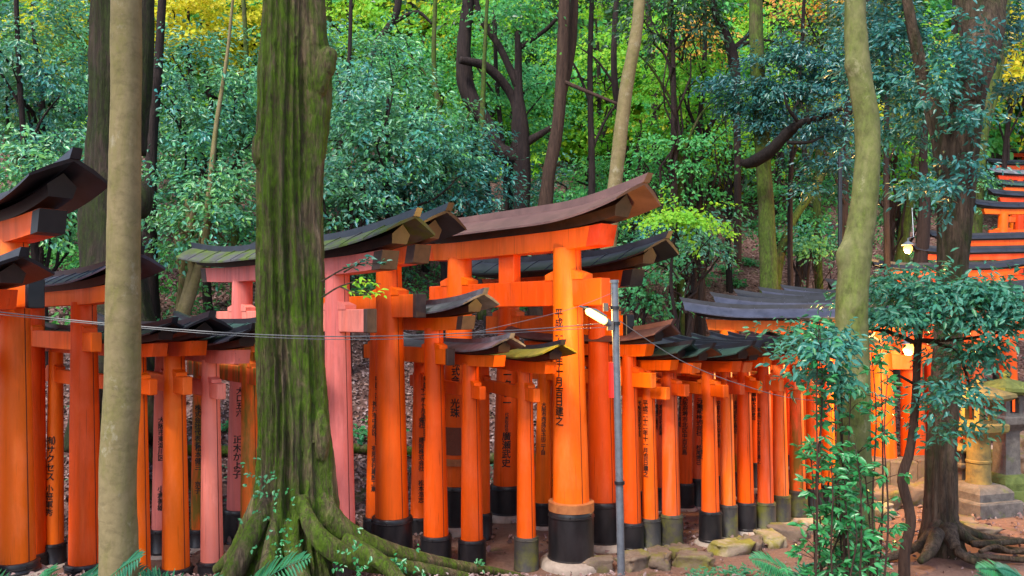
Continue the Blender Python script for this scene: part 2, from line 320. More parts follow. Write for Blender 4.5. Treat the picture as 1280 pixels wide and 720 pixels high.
# ------------------------------------------------------------------ torii gate
GATES = []
def gate(label, near, far, under, tip, r, nuki, col='orange', roof='black', cap=None, lcap=None, nend=None, tn=None, tf=None,
         group='vermilion gates along the path', seam=True, stone=(1, 1), scale=None, moss=(0, 0), kas=None, roofw=None, ring=False, rise=None, lintcol=None, autobase=False):
    nx, nD, nb = near; fx, fD, fb = far
    A = P(nx, 0, nD); B = P(fx, 0, fD); A.z = B.z = 0
    d = A-B; W = d.length; u = d/W; w = Vector((-u.y, u.x, 0))   # w: across the beam
    t = (tip-640)/F; s = (t*A.y-A.x)/(u.x-t*u.y); s = max(.3, min(1.35, s))
    zl = CZ+(400-under)/F*nD; zn = CZ+(400-nuki)/F*nD
    k = scale or r/.16
    k = max(.5, k)
    base = (A+B)/2; base.z = ter(base.x, base.y)-.02
    root = empty('torii_gate', base, label, 'gate', group)
    pm = PAINT[col]; rm = ROOF[roof]
    lm = PAINT[lintcol or col]
    L = lambda p: Vector((p[0]-base.x, p[1]-base.y, p[2]-base.z))
    rnd = random.Random(int(nx*13+nD*100))
    def box(mb, c0, c1, hw, z0, z1, mi=0, bev=.006):
        # beam from point c0 to c1 (on axis), half width hw across, z0..z1, chamfered
        pr = [(-hw+bev, z0), (hw-bev, z0), (hw, z0+bev), (hw, z1-bev), (hw-bev, z1), (-hw+bev, z1), (-hw, z1-bev), (-hw, z0+bev)]
        e = (c1-c0).normalized()*bev
        rings = []
        for c, q in ((c0, .0), (c0+e, 1), (c1-e, 1), (c1, .0)):
            ins = 0 if q else bev*.8
            zc = (z0+z1)/2
            rings.append([L(c+w*(a-math.copysign(ins, a))+Vector((0, 0, z-math.copysign(ins, z-zc)))) for a, z in pr])
        mb.loft(rings, True, mi)
    zs = 0
    ends = []
    for which, Pt, orb, sgn, txt, st, ms in (('n', A, nb, 1, tn, stone[0], moss[0]), ('f', B, fb, -1, tf, stone[1], moss[1])):
        D = Pt.y; tz = ter(Pt.x, Pt.y)-.02
        zb = (tz+.34) if autobase else CZ+(400-orb)/F*D
        if zb < tz+.12: zb = tz+.12
        h = zl-zb; lean = .022
        top_in = -sgn*lean
        axis = lambda z, Pt=Pt, zb=zb, top_in=top_in: L((Pt.x+u.x*top_in*(z+base.z-zb), Pt.y+u.y*top_in*(z+base.z-zb), z+base.z))
        rad = lambda z, zb=zb, h=h: r*(1-.24*max(0, (z+base.z-zb))/h)
        mb = MB(); nseg = 28; rings = []
        zz = [zb-.02+ (zl+.02-(zb-.02))*i/8 for i in range(9)]
        for z in zz:
            c = axis(z-base.z); rr = rad(z-base.z); rings.append([(c[0]+rr*math.cos(6.2832*i/nseg), c[1]+rr*math.sin(6.2832*i/nseg), z-base.z) for i in range(nseg)])
        mb.loft(rings)
        if seam and which == 'n':
            sa = math.atan2(-Pt.y, -Pt.x)+math.asin(.62); rr0 = []
            q = []
            for z in (zz[0], zz[-1]):
                c = axis(z-base.z); rr = rad(z-base.z)
                q.append([(c[0]+(rr+o)*math.cos(sa+da), c[1]+(rr+o)*math.sin(sa+da), z-base.z) for da, o in ((-.0035/r*.8, -.01), (-.0035/r*.8, .0018), (.0035/r*.8, .0018), (.0035/r*.8, -.01))])
            mb.loft(q, True, 1)
        po = mb.build('post', [pm, SEAM], root)
        # sleeve
        hs = zb-tz; sr = r*1.2+.006; c0 = axis(tz-base.z); mb = MB()
        foot = .09*st*k if st else 0
        zf = tz+foot*.75
        pr = [(sr*1.04, zf-base.z-.05), (sr*1.04, zf+.03-base.z), (sr, zf+.035-base.z), (sr*.985, zb-.055*k-base.z), (sr*1.02, zb-.05*k-base.z), (sr*1.02, zb-.042*k-base.z), (sr*.99, zb-.038*k-base.z), (sr*.985, zb-.012-base.z), (sr*.95, zb-base.z), (r*1.0, zb-base.z)]
        cb = axis(zb-base.z)
        mb.lathe(pr, (cb[0], cb[1], 0), 28)
        for i in range(6):
            a = i*1.047+.4; mb.lathe([(.006, -.01), (.006, .004)], (cb[0]+sr*math.cos(a), cb[1]+sr*math.sin(a), zb-.026*k-base.z), 6)
        mb.build('base_sleeve', SLEEVEMOSS if ms else SLEEVE, root)
        if ring and which == 'n':
            mb = MB(); mb.lathe([(r*1.0, -.0), (r*1.24, .0), (r*1.24, .075), (r*1.0, .08)], (cb[0], cb[1], zb-base.z+.001), 28); mb.build('wooden_collar', BROWNCAP2, root)
        if st:
            mb = MB(); R = sr*1.42; pr = [(R*.9, -.12), (R, -.02), (R*1.01, foot*.4), (R*.95, foot*.75), (R*.84, foot), (sr*.7, foot*1.02)]
            n = 26; rings = []
            for rr, z in pr:
                rings.append([(cb[0]+rr*math.cos(6.2832*i/n)*(1+.06*noise.noise((i*.4, nx, z*3))), cb[1]+rr*math.sin(6.2832*i/n)*(1+.06*noise.noise((i*.4, nx+5, z*3))), tz-base.z+z) for i in range(n)])
            mb.loft(rings); mb.build('footing_stone', STONEMOSS if ms else STONE, root)
        if txt:
            if isinstance(txt, dict): txt = [txt]
            for T in txt:
                fa = math.atan2(-Pt.y, -Pt.x)+math.pi/2 + math.asin(T['o'])
                zt = CZ+(400-T['y'])/F*D-base.z
                inscribe(po, T['c'], axis, rad, zt, T['s'], fa, T.get('g', .07))
        # wedges either side on top of the tie beam
        mb = MB(); nh = .115*k
        for q in ((1,) if which == 'n' else (1,)):
            rr = rad(zn-base.z); c = Vector(axis(zn-base.z)); c.z = 0; uu = u*sgn
            p0 = c+uu*(rr*.8); p1 = c+uu*(rr+.075*k+.03)
            z0 = zn-base.z+nh*.2; hw = .062*k+.004
            za, zc_ = zn-base.z+nh+.085*k, zn-base.z+nh+.045*k
            vs = []
            for p, z1 in ((p0, za), (p1, zc_)):
                vs += [p-w*hw+Vector((0, 0, zn-base.z+nh*.98)), p+w*hw+Vector((0, 0, zn-base.z+nh*.98)), p+w*hw+Vector((0, 0, z1)), p-w*hw+Vector((0, 0, z1))]
            mb.loft([vs[:4], vs[4:]]); mb.build('wedge', pm, root, smooth=False); mb = MB()
            c2 = c-uu*(rr*.8); p1 = c-uu*(rr+.06*k+.03); vs = []
            for p, z1 in ((c2, za), (p1, zc_)):
                vs += [p-w*hw+Vector((0, 0, zn-base.z+nh*.98)), p+w*hw+Vector((0, 0, zn-base.z+nh*.98)), p+w*hw+Vector((0, 0, z1)), p-w*hw+Vector((0, 0, z1))]
            mb.loft([vs[:4], vs[4:]])
        mb.build('wedge', pm, root, smooth=False)
    # tie beam (nuki)
    ne = nend if nend else .34*k+.05
    nh = .115*k; hw = .06*k
    a0 = B-u*(ne+.0); a1 = A+u*ne
    mb = MB(); box(mb, a0, a1, hw, zn-nh, zn+nh); mb.build('tie_beam', pm, root, ang=.5)
    if cap:
        cm = {'black': BLACK, 'brown': BROWNCAP}[cap]
        for q0, q1 in ((a1-u*.055*k, a1+u*.004), (a0-u*.004, a0+u*.055*k)):
            mb = MB(); box(mb, q0, q1, hw+.003, zn-nh-.003, zn+nh+.003); mb.build('beam_end_cap', cm, root, ang=.5)
    # central strut tablet between tie beam and lintel on the bigger gates
    if k > .8:
        m0 = (A+B)/2; mb = MB(); box(mb, m0-u*.11*k, m0+u*.11*k, .045*k, zn+nh-.005, zl+.01); mb.build('strut', pm, root, ang=.5)
    # lintel, kasagi and roof
    T = W/2+s; mid = (A+B)/2
    R = (rise if rise else .115)*k
    def bend(q): return R*max(0, (abs(q)-.38)/.62)**2.0
    def sweep(pts, ext, rs, slant, mi=0, mb=None, zoff=0.0, zref=0.0, rough=0):
        mb = mb or MB(); n = 26; rings = []
        for i in range(n+1):
            q = -1+2*i/n; e = ext
            rings.append([L(mid+u*(q*e+math.copysign(1, q)*slant*(z-zref)*abs(q)**6)+w*a+Vector((0, 0, z+bend(q*e/T)*rs))) for a, z in pts])
        mb.loft(rings, True, mi); return mb
    lh = .15*k+.02; lw = .085*k+.01; Tl = T-.42*k*.9
    Tl = max(Tl, W/2+.16*k)
    sq = [(-lw, zl), (lw, zl), (lw, zl+lh), (-lw, zl+lh)]
    mb = sweep(sq, Tl, .5, .25, zref=zl); mb.build('lintel', lm, root, ang=.5)
    if lcap:
        cm = {'black': BLACK, 'brown': BROWNCAP, 'red': PAINT['red']}[lcap]
        for sg in (1, -1):
            mb = MB(); rings = []
            for e in (Tl-.13*k, Tl-.06*k, Tl+.006):
                q = sg*e
                rings.append([L(mid+u*(q+sg*.25*(z-zl))+w*a*1.03+Vector((0, 0, z+bend(q/T)*.5))) for a, z in [(-lw, zl-.004), (lw, zl-.004), (lw, zl+lh-.002), (-lw, zl+lh-.002)]])
            mb.loft(rings); mb.build('lintel_end_cap', cm, root, ang=.5)
    kz = zl+lh-.001; kh = .075*k+.010; kw = .075*k+.01
    Tk = T-.20*k
    kp = [(-kw, kz+.0), (kw, kz+.0), (kw+.018*k, kz+kh), (0, kz+kh+.09*k), (-kw-.018*k, kz+kh)]
    mb = sweep(kp, Tk, 1.0, .30, zref=kz); mb.build('upper_beam', kas or BLACKWOOD, root, ang=.5)
    # roof: two slopes, folded sheet with thickness
    rw = (roofw or .26)*k+.02; rz = kz+kh+.008; rh = .115*k; th = .010*k+.007
    out = [(-rw, rz-.035*k), (-rw*.55, rz+rh*.38), (0, rz+rh), (rw*.55, rz+rh*.38), (rw, rz-.035*k), (rw, rz-.035*k-th), (rw*.5, rz+rh*.33-th), (0, rz+rh*.9-th), (-rw*.5, rz+rh*.33-th), (-rw, rz-.035*k-th)]
    rmb = sweep(out, T, 1.08, .42, zref=rz); mb = rmb
    rc = [(-.032*k-.006, rz+rh-.02), (.032*k+.006, rz+rh-.02), (.028*k+.006, rz+rh+.05*k), (-.028*k-.006, rz+rh+.05*k)]
    # sheet joints
    mb = rmb; nj = max(4, int(2*T/.3))
    for j in (range(1, nj) if roof not in ('brown', 'stripe', 'yellowmoss') else ()):
        q = -1+2*j/nj; e = T
        for sgw in (-1, 1):
            rings = []
            for a, z in ((sgw*(rw+.002), rz-.035*k+.004), (sgw*rw*.55, rz+rh*.38+.004), (sgw*.04*k, rz+rh*.95)):
                pz = z+bend(q)*1.08; c = mid+u*(q*e)+w*a
                rings.append([L(c-u*.004+Vector((0, 0, pz-.01))), L(c+u*.004+Vector((0, 0, pz-.01))), L(c+u*.004+Vector((0, 0, pz+.002))), L(c-u*.004+Vector((0, 0, pz+.002)))])
            mb.loft(rings)
    ro = rmb.build('roof', rm, root, ang=.35)
    mb = sweep(rc, T+.015, 1.12, .60, zref=rz+rh*.2)
    mb.build('ridge_cap', rm if roof in ('brown', 'stripe') else (ROOF['black']), ro, ang=.35)
    GATES.append(root); return root
BROWNCAP2 = simple('orange_wood_collar', (.42, .16, .05), (.28, .09, .03), 14, .6, .4, .006)
STONEMOSS = simple('mossy_footing_stone', (.36, .29, .2), (.24, .18, .14), 8, .9, .7, .012, (1, 1, 1), (.26, .23, .03), (.42, .6))

def tx(c, y, s, o=-.2, g=.07): return dict(c=c if isinstance(c, list) else [c], y=y, s=s, o=o, g=g)

# left run, nearest first
gate('dark-roofed gate cut off by the left edge, only its roof tip in view', (-45, 5.0, 720), (-160, 6.2, 700), 392, 26, .10, 450, 'red', cap='black')
gate('tall orange gate at far left whose black roof end overlaps the mossy dark trunk', (21, 5.3, 700), (-80, 6.35, 690), 304, 90, .111, 368, 'orange', 'black', cap='black', lcap='black', kas=BLACK, scale=.80, rise=.17)
gate('orange gate just left of the smooth tan trunk', (107, 5.8, 702), (40, 6.9, 690), 381, 172, .112, 427, 'orange', 'slate', lcap='black', kas=BLACKWOOD, scale=.6)
gate('low orange gate hidden behind the smooth tan trunk', (175, 5.9, 716), (68, 7.0, 678), 447, 215, .075, 482, 'orange', 'black', scale=.5,
     tf=[tx('㈲サクセス', 544, .082, -.55), tx('小笹軍秀', 604, .072, -.6)])
gate('low orange gate between the smooth tan trunk and the small pink gate', (220, 6.1, 708), (150, 7.15, 680), 445, 262, .1, 480, 'orange', 'black', scale=.58, moss=(0, 0))
gate('small faded pink gate left of the big mossy trunk', (265, 6.2, 700), (202, 7.3, 660), 453, 315, .085, 487, 'pink', 'black', scale=.52,
     tf=[tx('大阪市東淀川区', 520, .06, -.1), tx('小倉善雄', 605, .06, -.1)])
gate('moss-stained orange gate against the left side of the big mossy trunk', (313, 6.5, 648), (249, 7.5, 660), 440, 355, .078, 469, 'mossy', 'green', scale=.6,
     tf=[tx('株式会社代表者', 505, .06, -.3), tx('松本健三', 555, .062, -.2), tx('京子', 600, .06, -.2)])
gate('tall pale pink gate with mossy roof behind the big mossy trunk', (425, 6.6, 655), (300, 7.8, 635), 344, 516, .125, 401, 'pink', 'moss', cap='brown', lcap='brown', scale=.80, stone=(0, 0), nend=.44,
     tf=[tx('大口五六', 483, .075, -.1), tx('正木かよ子', 542, .088, -.25)])
gate('tall orange gate with dark upturned roof just right of the pink gate', (490, 7.1, 645), (372, 8.3, 640), 334, 556, .148, 383, 'orange', 'black', cap='brown', lcap='brown', scale=.86, stone=(0, 0), nend=.42,
     tn=[tx('平成二十年一月吉日建之', 470, .058, -.97)])
gate('orange gate with small silver-edged roof tucked under the tall dark-roofed gate', (545, 7.05, 668), (471, 8.0, 645), 413, 603, .11, 445, 'orange', 'stripe', cap='brown', lcap='brown', scale=.6, stone=(0, 0),
     tn=[tx('平成二十一年四月吉日', 470, .06, -.95)], tf=[tx('神戸市中央区', 500, .06, -.3), tx('有限会社建設工業', 555, .06, -.3)])
gate('small orange gate with grey striped roof in the middle of the row', (590, 7.0, 673), (525, 8.1, 645), 457, 637, .098, 489, 'orange', 'stripe', scale=.5, stone=(0, 0),
     tf=[tx('平成十一年七月吉日', 470, .055, .3), tx('会社', 520, .06, .1), tx('建設株式会社', 545, .06, .1), tx('松本浩志', 598, .06, .1)])
gate('smallest orange gate with yellow-green mossy roof left of the tallest gate', (658, 6.9, 670), (602, 7.9, 640), 465, 701, .084, 492, 'orange', 'yellowmoss', scale=.45, stone=(0, 0), moss=(1, 0))
gate('tallest orange gate with sweeping brown roof at the centre of the picture', (714, 7.0, 637), (571, 8.2, 605), 313, 801, .162, 366, 'orange', 'brown', lcap='red', scale=1.0, nend=.4, ring=True, kas=None,
     tn=[tx('平成二十三年十月吉日建之', 386, .089, -.60)], tf=[tx('株式会社', 448, .09, -.2), tx('光珠', 497, .10, -.2)])
gate('tall orange gate with dark brown roof behind the steel lamp pole', (754, 7.6, 625), (633, 8.7, 605), 361, 829, .145, 407, 'orange', 'black', cap='black', lcap='black', scale=.85, kas=BLACKWOOD,
     tf=[tx('ークレー', 462, .105, -.05), tx('代表取締役', 514, .043, -.05), tx('廣瀬武史', 538, .10, -.05)])
gate('brown-roofed orange gate immediately right of the steel lamp pole', (790, 7.4, 652), (678, 8.3, 627), 446, 836, .086, 474, 'orange', 'brown', scale=.6,
     tf=[tx('大阪市西成区玉出二丁目', 502, .052, .0)])
gate('slim orange gate dated on its front post, second right of the lamp pole', (813, 7.5, 647), (694, 8.6, 625), 463, 862, .076, 490, 'orange', 'green', scale=.5, moss=(1, 0),
     tn=[tx('平成二十二年十一月吉日建之', 500, .058, -.5)], tf=[tx('平成二十年吉日', 535, .05, -.2), tx('松山清', 590, .05, -.2)])
gate('worn orange gate with mossy square sleeve, third right of the lamp pole', (839, 7.57, 642), (738, 8.7, 620), 466, 888, .088, 486, 'worn', 'green', scale=.5, moss=(1, 0),
     tf=[tx('株式会社産業', 510, .06, 0)])
hc = P(571, 0, 8.2); hb = [g for g in GATES if g['label'].startswith('tallest')][0].location
for nm, y0, y1, rr, m_ in (('mesh_wrap', 532, 566, 1.0, None), ('wooden_collar', 571, 579, 1.12, BROWNCAP2)):
    mb = MB(); za, zb_ = P(0, y1, 8.2).z-hb.z, P(0, y0, 8.2).z-hb.z
    if m_ is None: m_ = simple('brown_wire_mesh', (.22, .05, .02), (.08, .03, .015), 3, .5, .6, .01, (30, 30, 60))
    mb.lathe([(.15, za), (.170*rr, za), (.168*rr, zb_), (.15, zb_)], (hc.x-hb.x+.004, hc.y-hb.y, 0), 28); mb.build(nm, m_, [g for g in GATES if g['label'].startswith('tallest')][0])
rngl = np.random.default_rng(31)
for g in GATES:
    rf = [c for c in g.children if c.name.startswith('roof')][0]; me = rf.data
    ps = [p for p in me.polygons if p.normal.z > .45 and p.area > .004]
    if not ps or len(g.children) < 5: continue
    pos, nn, dd = [], [], []
    for k_ in range(26):
        p = ps[int(rngl.integers(len(ps)))]; w4 = rngl.dirichlet([1]*len(p.vertices)); q = sum((np.array(me.vertices[v].co)*w for v, w in zip(p.vertices, w4)), np.zeros(3))
        pos.append(q+np.array(p.normal)*.006); nn.append(np.array(p.normal)+rngl.normal(size=3)*.25); dd.append(rngl.normal(size=3))
    L2 = rngl.uniform(.02, .045, len(pos)); m_ = leaves_mesh('fallen_leaves_on_roof', np.array(pos), np.array(nn), np.array(dd), L2, L2*.6, LITTER, .3)
    lo = bpy.data.objects.new('leaf_debris', m_); C.objects.link(lo); lo.parent = rf; lo['kind'] = 'stuff'
G2 = 'small orange gates of the tight right-hand row'
gate('small orange gate starting the tight right-hand row, its cream footing stone standing clear', (888, 7.7, 638), (797, 8.8, 612), 464, 938, .086, 487, 'orange', 'green', scale=.52, group=G2, tn=[tx('平成二十四年五月吉日建之', 500, .05, -.93)], tf=[tx('代表取締役社長', 500, .06, 0)])
gate('second small gate of the tight right-hand row, on a mossy grey sleeve', (910, 7.9, 630), (826, 9.0, 608), 465, 950, .074, 484, 'worn', 'green', scale=.5, group=G2, moss=(1, 0), tf=[tx(['有限会社産業', '電機工業所'], 505, .06, 0)])
gate('third small gate of the tight right-hand row, on a clean black sleeve', (932, 8.1, 627), (856, 9.1, 603), 458, 975, .085, 482, 'orange', 'black', scale=.52, group=G2, tf=[tx(['大阪府堺市北区中百舌鳥', '株式会社興業'], 493, .065, -.1, .075)])
gate('fourth small gate of the tight right-hand row, faded pinkish with long writing', (957, 8.2, 627), (873, 9.2, 597), 456, 1000, .082, 480, 'worn', 'black', scale=.52, group=G2, moss=(1, 0), tn=[tx('平成二十三年六月吉日建之', 510, .05, -.75)], tf=[tx('三重県株式会社', 497, .065, 0), tx('松尾博己', 555, .06, 0)])
gate('fifth small gate of the tight right-hand row, slightly redder', (976, 8.5, 618), (898, 9.4, 593), 455, 1015, .082, 478, 'worn', 'green', scale=.52, group=G2, moss=(1, 0), tf=[tx('京都市伏見区深草稲荷', 500, .058, -.1)])
gate('sixth small gate of the tight right-hand row, on a yellowish mossy sleeve', (997, 8.7, 612), (920, 9.7, 588), 452, 1035, .084, 476, 'mossy', 'black', scale=.52, group=G2, moss=(1, 0), tf=[tx('有限会社工務店', 500, .06, -.1)])
gate('seventh small gate of the tight right-hand row, behind the leafy climbing shrub', (1017, 8.9, 610), (942, 9.9, 577), 450, 1055, .078, 474, 'orange', 'black', scale=.5, group=G2, tf=[tx('奉納大阪商店', 490, .06, -.1)])
gate('eighth small gate of the tight right-hand row, touching the lichened trunk', (1036, 9.2, 605), (965, 10.2, 575), 448, 1070, .078, 472, 'orange', 'black', scale=.5, group=G2)
gate('last small gate of the tight right-hand row, behind the lichened trunk', (1054, 9.5, 600), (985, 10.5, 567), 446, 1088, .08, 470, 'red', 'black', scale=.5, group=G2)
# broad gates seen square-on beyond the bend
G3 = 'broad slate-roofed gates beyond the bend'
kw = dict(scale=.82, seam=False, group=G3, stone=(0, 0), kas=BLACK, rise=.12)
gate('nearest broad slate-roofed gate beyond the bend, its left tip farthest left', (1104, 10.2, 575), (908, 10.8, 570), 415, 1163, .165, 452, 'orange', 'slate', **kw)
gate('second broad slate-roofed gate beyond the bend', (1142, 10.7, 570), (945, 11.3, 565), 406, 1200, .16, 445, 'orange', 'slate', **kw)
gate('third broad slate-roofed gate beyond the bend', (1170, 11.3, 565), (972, 11.9, 560), 400, 1225, .15, 440, 'red', 'black', **kw)
gate('fourth broad slate-roofed gate beyond the bend', (1196, 11.9, 560), (1002, 12.5, 555), 395, 1250, .15, 436, 'orange', 'slate', **kw)
gate('fifth broad slate-roofed gate beyond the bend, behind the laurel leaves', (1220, 12.6, 555), (1028, 13.2, 550), 390, 1272, .15, 430, 'worn', 'slate', **kw)
gate('broad gate standing behind the stone lanterns', (1262, 13.3, 540), (1080, 13.9, 540), 380, 1310, .15, 418, 'red', 'black', **kw)
G4 = 'gates climbing the steps at right'
kw = dict(scale=.6, seam=False, group=G4, stone=(0, 0), kas=BLACK, autobase=True, rise=.14, roofw=.16)
for lab, n_, f_, un, r_, c_, rf in (
    ('bottom gate of the flight climbing at right, just above the laurel leaves', (1298, 14.0), (1165, 14.3), 372, .13, 'orange', 'black'),
    ('gate of the climbing flight level with the small hanging bulb', (1253, 14.8), (1125, 15.3), 345, .13, 'orange', 'black'),
    ('gate of the climbing flight right of the rough brown trunk, third from the bottom', (1292, 15.5), (1176, 15.9), 324, .12, 'red', 'black'),
    ('gate of the climbing flight with pale roof edge, fourth from the bottom', (1312, 16.2), (1196, 16.6), 306, .12, 'orange', 'black'),
    ('brightest gate high on the climbing flight, its roof tip touching the brown trunk', (1368, 17.2), (1251, 17.4), 267, .13, 'orange', 'black'),
    ('gate of the climbing flight just above the brightest one', (1380, 19.0), (1272, 19.2), 252, .12, 'red', 'black'),
    ('thin-looking gate third above the brightest on the climbing flight', (1382, 20.0), (1277, 20.2), 239, .12, 'orange', 'green'),
    ('gate with pale tips halfway up the distant top of the climbing flight', (1376, 20.9), (1272, 21.0), 225, .12, 'red', 'stripe'),
    ('second highest gate of the climbing flight at the right edge', (1368, 22.0), (1268, 22.2), 211, .13, 'orange', 'black'),
    ('highest gate of the climbing flight at the right edge', (1372, 24.5), (1280, 24.6), 196, .12, 'red', 'stripe')):
    gate(lab, (*n_, 0), (*f_, 0), un, 2*n_[0]-f_[0]-100 if False else n_[0]+36, r_, un+.40/n_[1]*F, c_, rf, **kw)

# ------------------------------------------------------------------ ground
def make_ground():
    xs = np.concatenate([np.linspace(-60, -9, 26)[:-1], np.linspace(-9, 16, 260), np.linspace(16, 70, 28)[1:]])
    ys = np.concatenate([np.linspace(-20, 3, 12)[:-1], np.linspace(3, 16, 170), np.linspace(16, 34, 60)[1:], np.linspace(34, 90, 30)[1:]])
    V = []; att = []
    for y in ys:
        for x in xs:
            xx, yy = float(x), float(y); V.append((xx, yy, ter(xx, yy)))
            d = yy-yfar(xx); l = sm((d+.1)/.6)
            if xx < .8: l = max(l, .75*sm((6.6-yy)/.6))
            l = max(l, sm((xx-6.3)/.8)*.8)
            att.append(max(0, min(1, l+.4*noise.noise((xx*1.2, yy*1.2, 0))*(l*(1-l)*4+.4))))
    nx, ny = len(xs), len(ys)
    Fc = [(j*nx+i, j*nx+i+1, (j+1)*nx+i+1, (j+1)*nx+i) for j in range(ny-1) for i in range(nx-1)]
    me = bpy.data.meshes.new('ground'); me.from_pydata(V, [], Fc); me.materials.append(GROUND)
    a = me.attributes.new('litter', 'FLOAT', 'POINT'); a.data.foreach_set('value', att)
    me.polygons.foreach_set('use_smooth', [True]*len(Fc))
    o = bpy.data.objects.new('ground', me); C.objects.link(o); o['kind'] = 'structure'
make_ground()

def crown_pts(rng, rad, nsp, per, spr, flat=.25, hang=.25, shell=.45):
    """leaf positions in sprays scattered through an uneven ellipsoid"""
    d = rng.normal(size=(nsp, 3)); d /= np.linalg.norm(d, axis=1, keepdims=True)
    lob = 1+.28*np.sin(d[:, 0]*5+rng.uniform(0, 6))*np.cos(d[:, 2]*6+rng.uniform(0, 6))+.15*np.sin(d[:, 1]*9)
    rr = (rng.uniform(shell**2, 1, nsp))**.5*lob
    c = d*rr[:, None]*np.array(rad)
    sr = spr*rng.uniform(.6, 1.4, nsp)
    out = d.copy(); out[:, 2] *= .3; out /= np.linalg.norm(out, axis=1, keepdims=True)+1e-6
    a = rng.uniform(0, 2*np.pi, (nsp, per)); q = np.sqrt(rng.uniform(0, 1, (nsp, per)))*sr[:, None]
    dx, dy = np.cos(a)*q, np.sin(a)*q
    t = out*1.0; s = np.stack([-t[:, 1], t[:, 0], np.zeros(nsp)], 1)
    p = c[:, None, :]+t[:, None, :]*dx[..., None]*1.3+s[:, None, :]*dy[..., None]*.8
    p[..., 2] += -hang*(dx/sr[:, None])*sr[:, None]+rng.normal(size=(nsp, per))*spr*flat-.25*(q**2)/sr[:, None]
    ld = t[:, None, :]*.8+s[:, None, :]*np.sin(a)[..., None]+t[:, None, :]*np.cos(a)[..., None]*.5
    ld = ld+rng.normal(size=ld.shape)*.35; ld[..., 2] -= .25
    nr = np.zeros_like(p)+np.array([0, -.30, .62]); nr = nr+t[:, None, :]*.5+rng.normal(size=p.shape)*.45
    return p.reshape(-1, 3), nr.reshape(-1, 3), ld.reshape(-1, 3)
KIND = { # leaf material, spray radius, leaves per spray, length, width
 'teal': ('teal', .26, 34, .088, .040, .25), 'blue': ('blue', .24, 34, .085, .038, .25), 'dark': ('dark', .3, 30, .10, .05, .3),
 'green': ('green', .38, 44, .080, .048, .14), 'maple': ('maple', .42, 54, .070, .058, .09), 'yellow': ('yellow', .5, 40, .12, .09, .15),
 'rust': ('rust', .5, 40, .12, .09, .15), 'near': ('near', .16, 22, .062, .026, .22)}
DENS = 1.5
def crown(parent, c, rad, kind, dens=1.0, seed=0, name='crown', size=1.0, shell=.4):
    mk, spr, per, ln, wd, flat = KIND[kind]; rng = np.random.default_rng(seed)
    spr *= size; vol = rad[0]*rad[1]*rad[2]
    nsp = int(dens*DENS*9.0*(vol**(2/3))/(spr**2)*.55)+10
    p, nr, ld = crown_pts(rng, rad, nsp, per, spr, flat, .22, shell)
    n = len(p); L = ln*size*rng.uniform(.5, 1.35, n)
    me = leaves_mesh(name, p, nr, ld, L, L*wd/ln, LEAF[mk])
    o = bpy.data.objects.new(name, me); C.objects.link(o); o.parent = parent; o.location = c; return o
def spline(pts, n):
    """catmull-rom through (Vector, radius)"""
    out = []
    P4 = [pts[0]]+list(pts)+[pts[-1]]
    for i in range(1, len(P4)-2):
        for k in range(n):
            t = k/n; a, b, c, d = [Vector((*q[0], q[1])) for q in P4[i-1:i+3]]
            out.append(.5*((2*b)+(c-a)*t+(2*a-5*b+4*c-d)*t*t+(3*b-a-3*c+d)*t**3))
    out.append(Vector((*pts[-1][0], pts[-1][1])))
    return [(Vector(q[:3]), q[3]) for q in out]
def trunkmesh(mb, pts, sides=20, per=10, rough=.06, furrow=0.0, flare=None, seed=0, fk=3.0):
    sp = spline(pts, per); rings = []
    for k, (p, r) in enumerate(sp):
        a = sp[max(0, k-1)][0]; b = sp[min(len(sp)-1, k+1)][0]; t = (b-a).normalized()
        x = t.cross(Vector((0, 1, 0)) if abs(t.y) < .8 else Vector((0, 0, 1))).normalized(); y = t.cross(x).normalized(); rg = []
        for i in range(sides):
            th = 6.2832*i/sides; cx, sy = math.cos(th), math.sin(th)
            q = p+x*cx*r+y*sy*r
            dr = rough*noise.noise((cx*1.3+seed, sy*1.3, p.z*1.2/(.2+r*3)))+rough*.5*noise.noise((q.x*9/(.3+r*4), q.y*9/(.3+r*4), q.z*9/(.3+r*4)+seed))
            if furrow: dr += -furrow*abs(noise.noise((cx*fk+seed, sy*fk, p.z*.55)))*1.6-furrow*.5*abs(noise.noise((cx*fk*2.6, sy*fk*2.6+seed, p.z*1.3)))
            if flare: dr += flare(th, p.z, q)
            rg.append(p+(x*cx+y*sy)*r*(1+dr))
        rings.append(rg)
    mb.loft(rings)
def limb(mb, p0, p1, r0, r1, seed, wig=.12, n=7, sides=7):
    rng = random.Random(seed); pts = []; d = (Vector(p1)-Vector(p0)); Ld = d.length
    for i in range(n+1):
        t = i/n; w = math.sin(t*math.pi)
        off = Vector((rng.uniform(-1, 1), rng.uniform(-1, 1), rng.uniform(-.6, .8)))*wig*Ld*(.35+.65*w)*(0 if i in (0,) else 1)*.5
        pts.append(Vector(p0)+d*t+off)
    mb.tube(pts, [r0+(r1-r0)*(i/n) for i in range(n+1)], sides); return pts

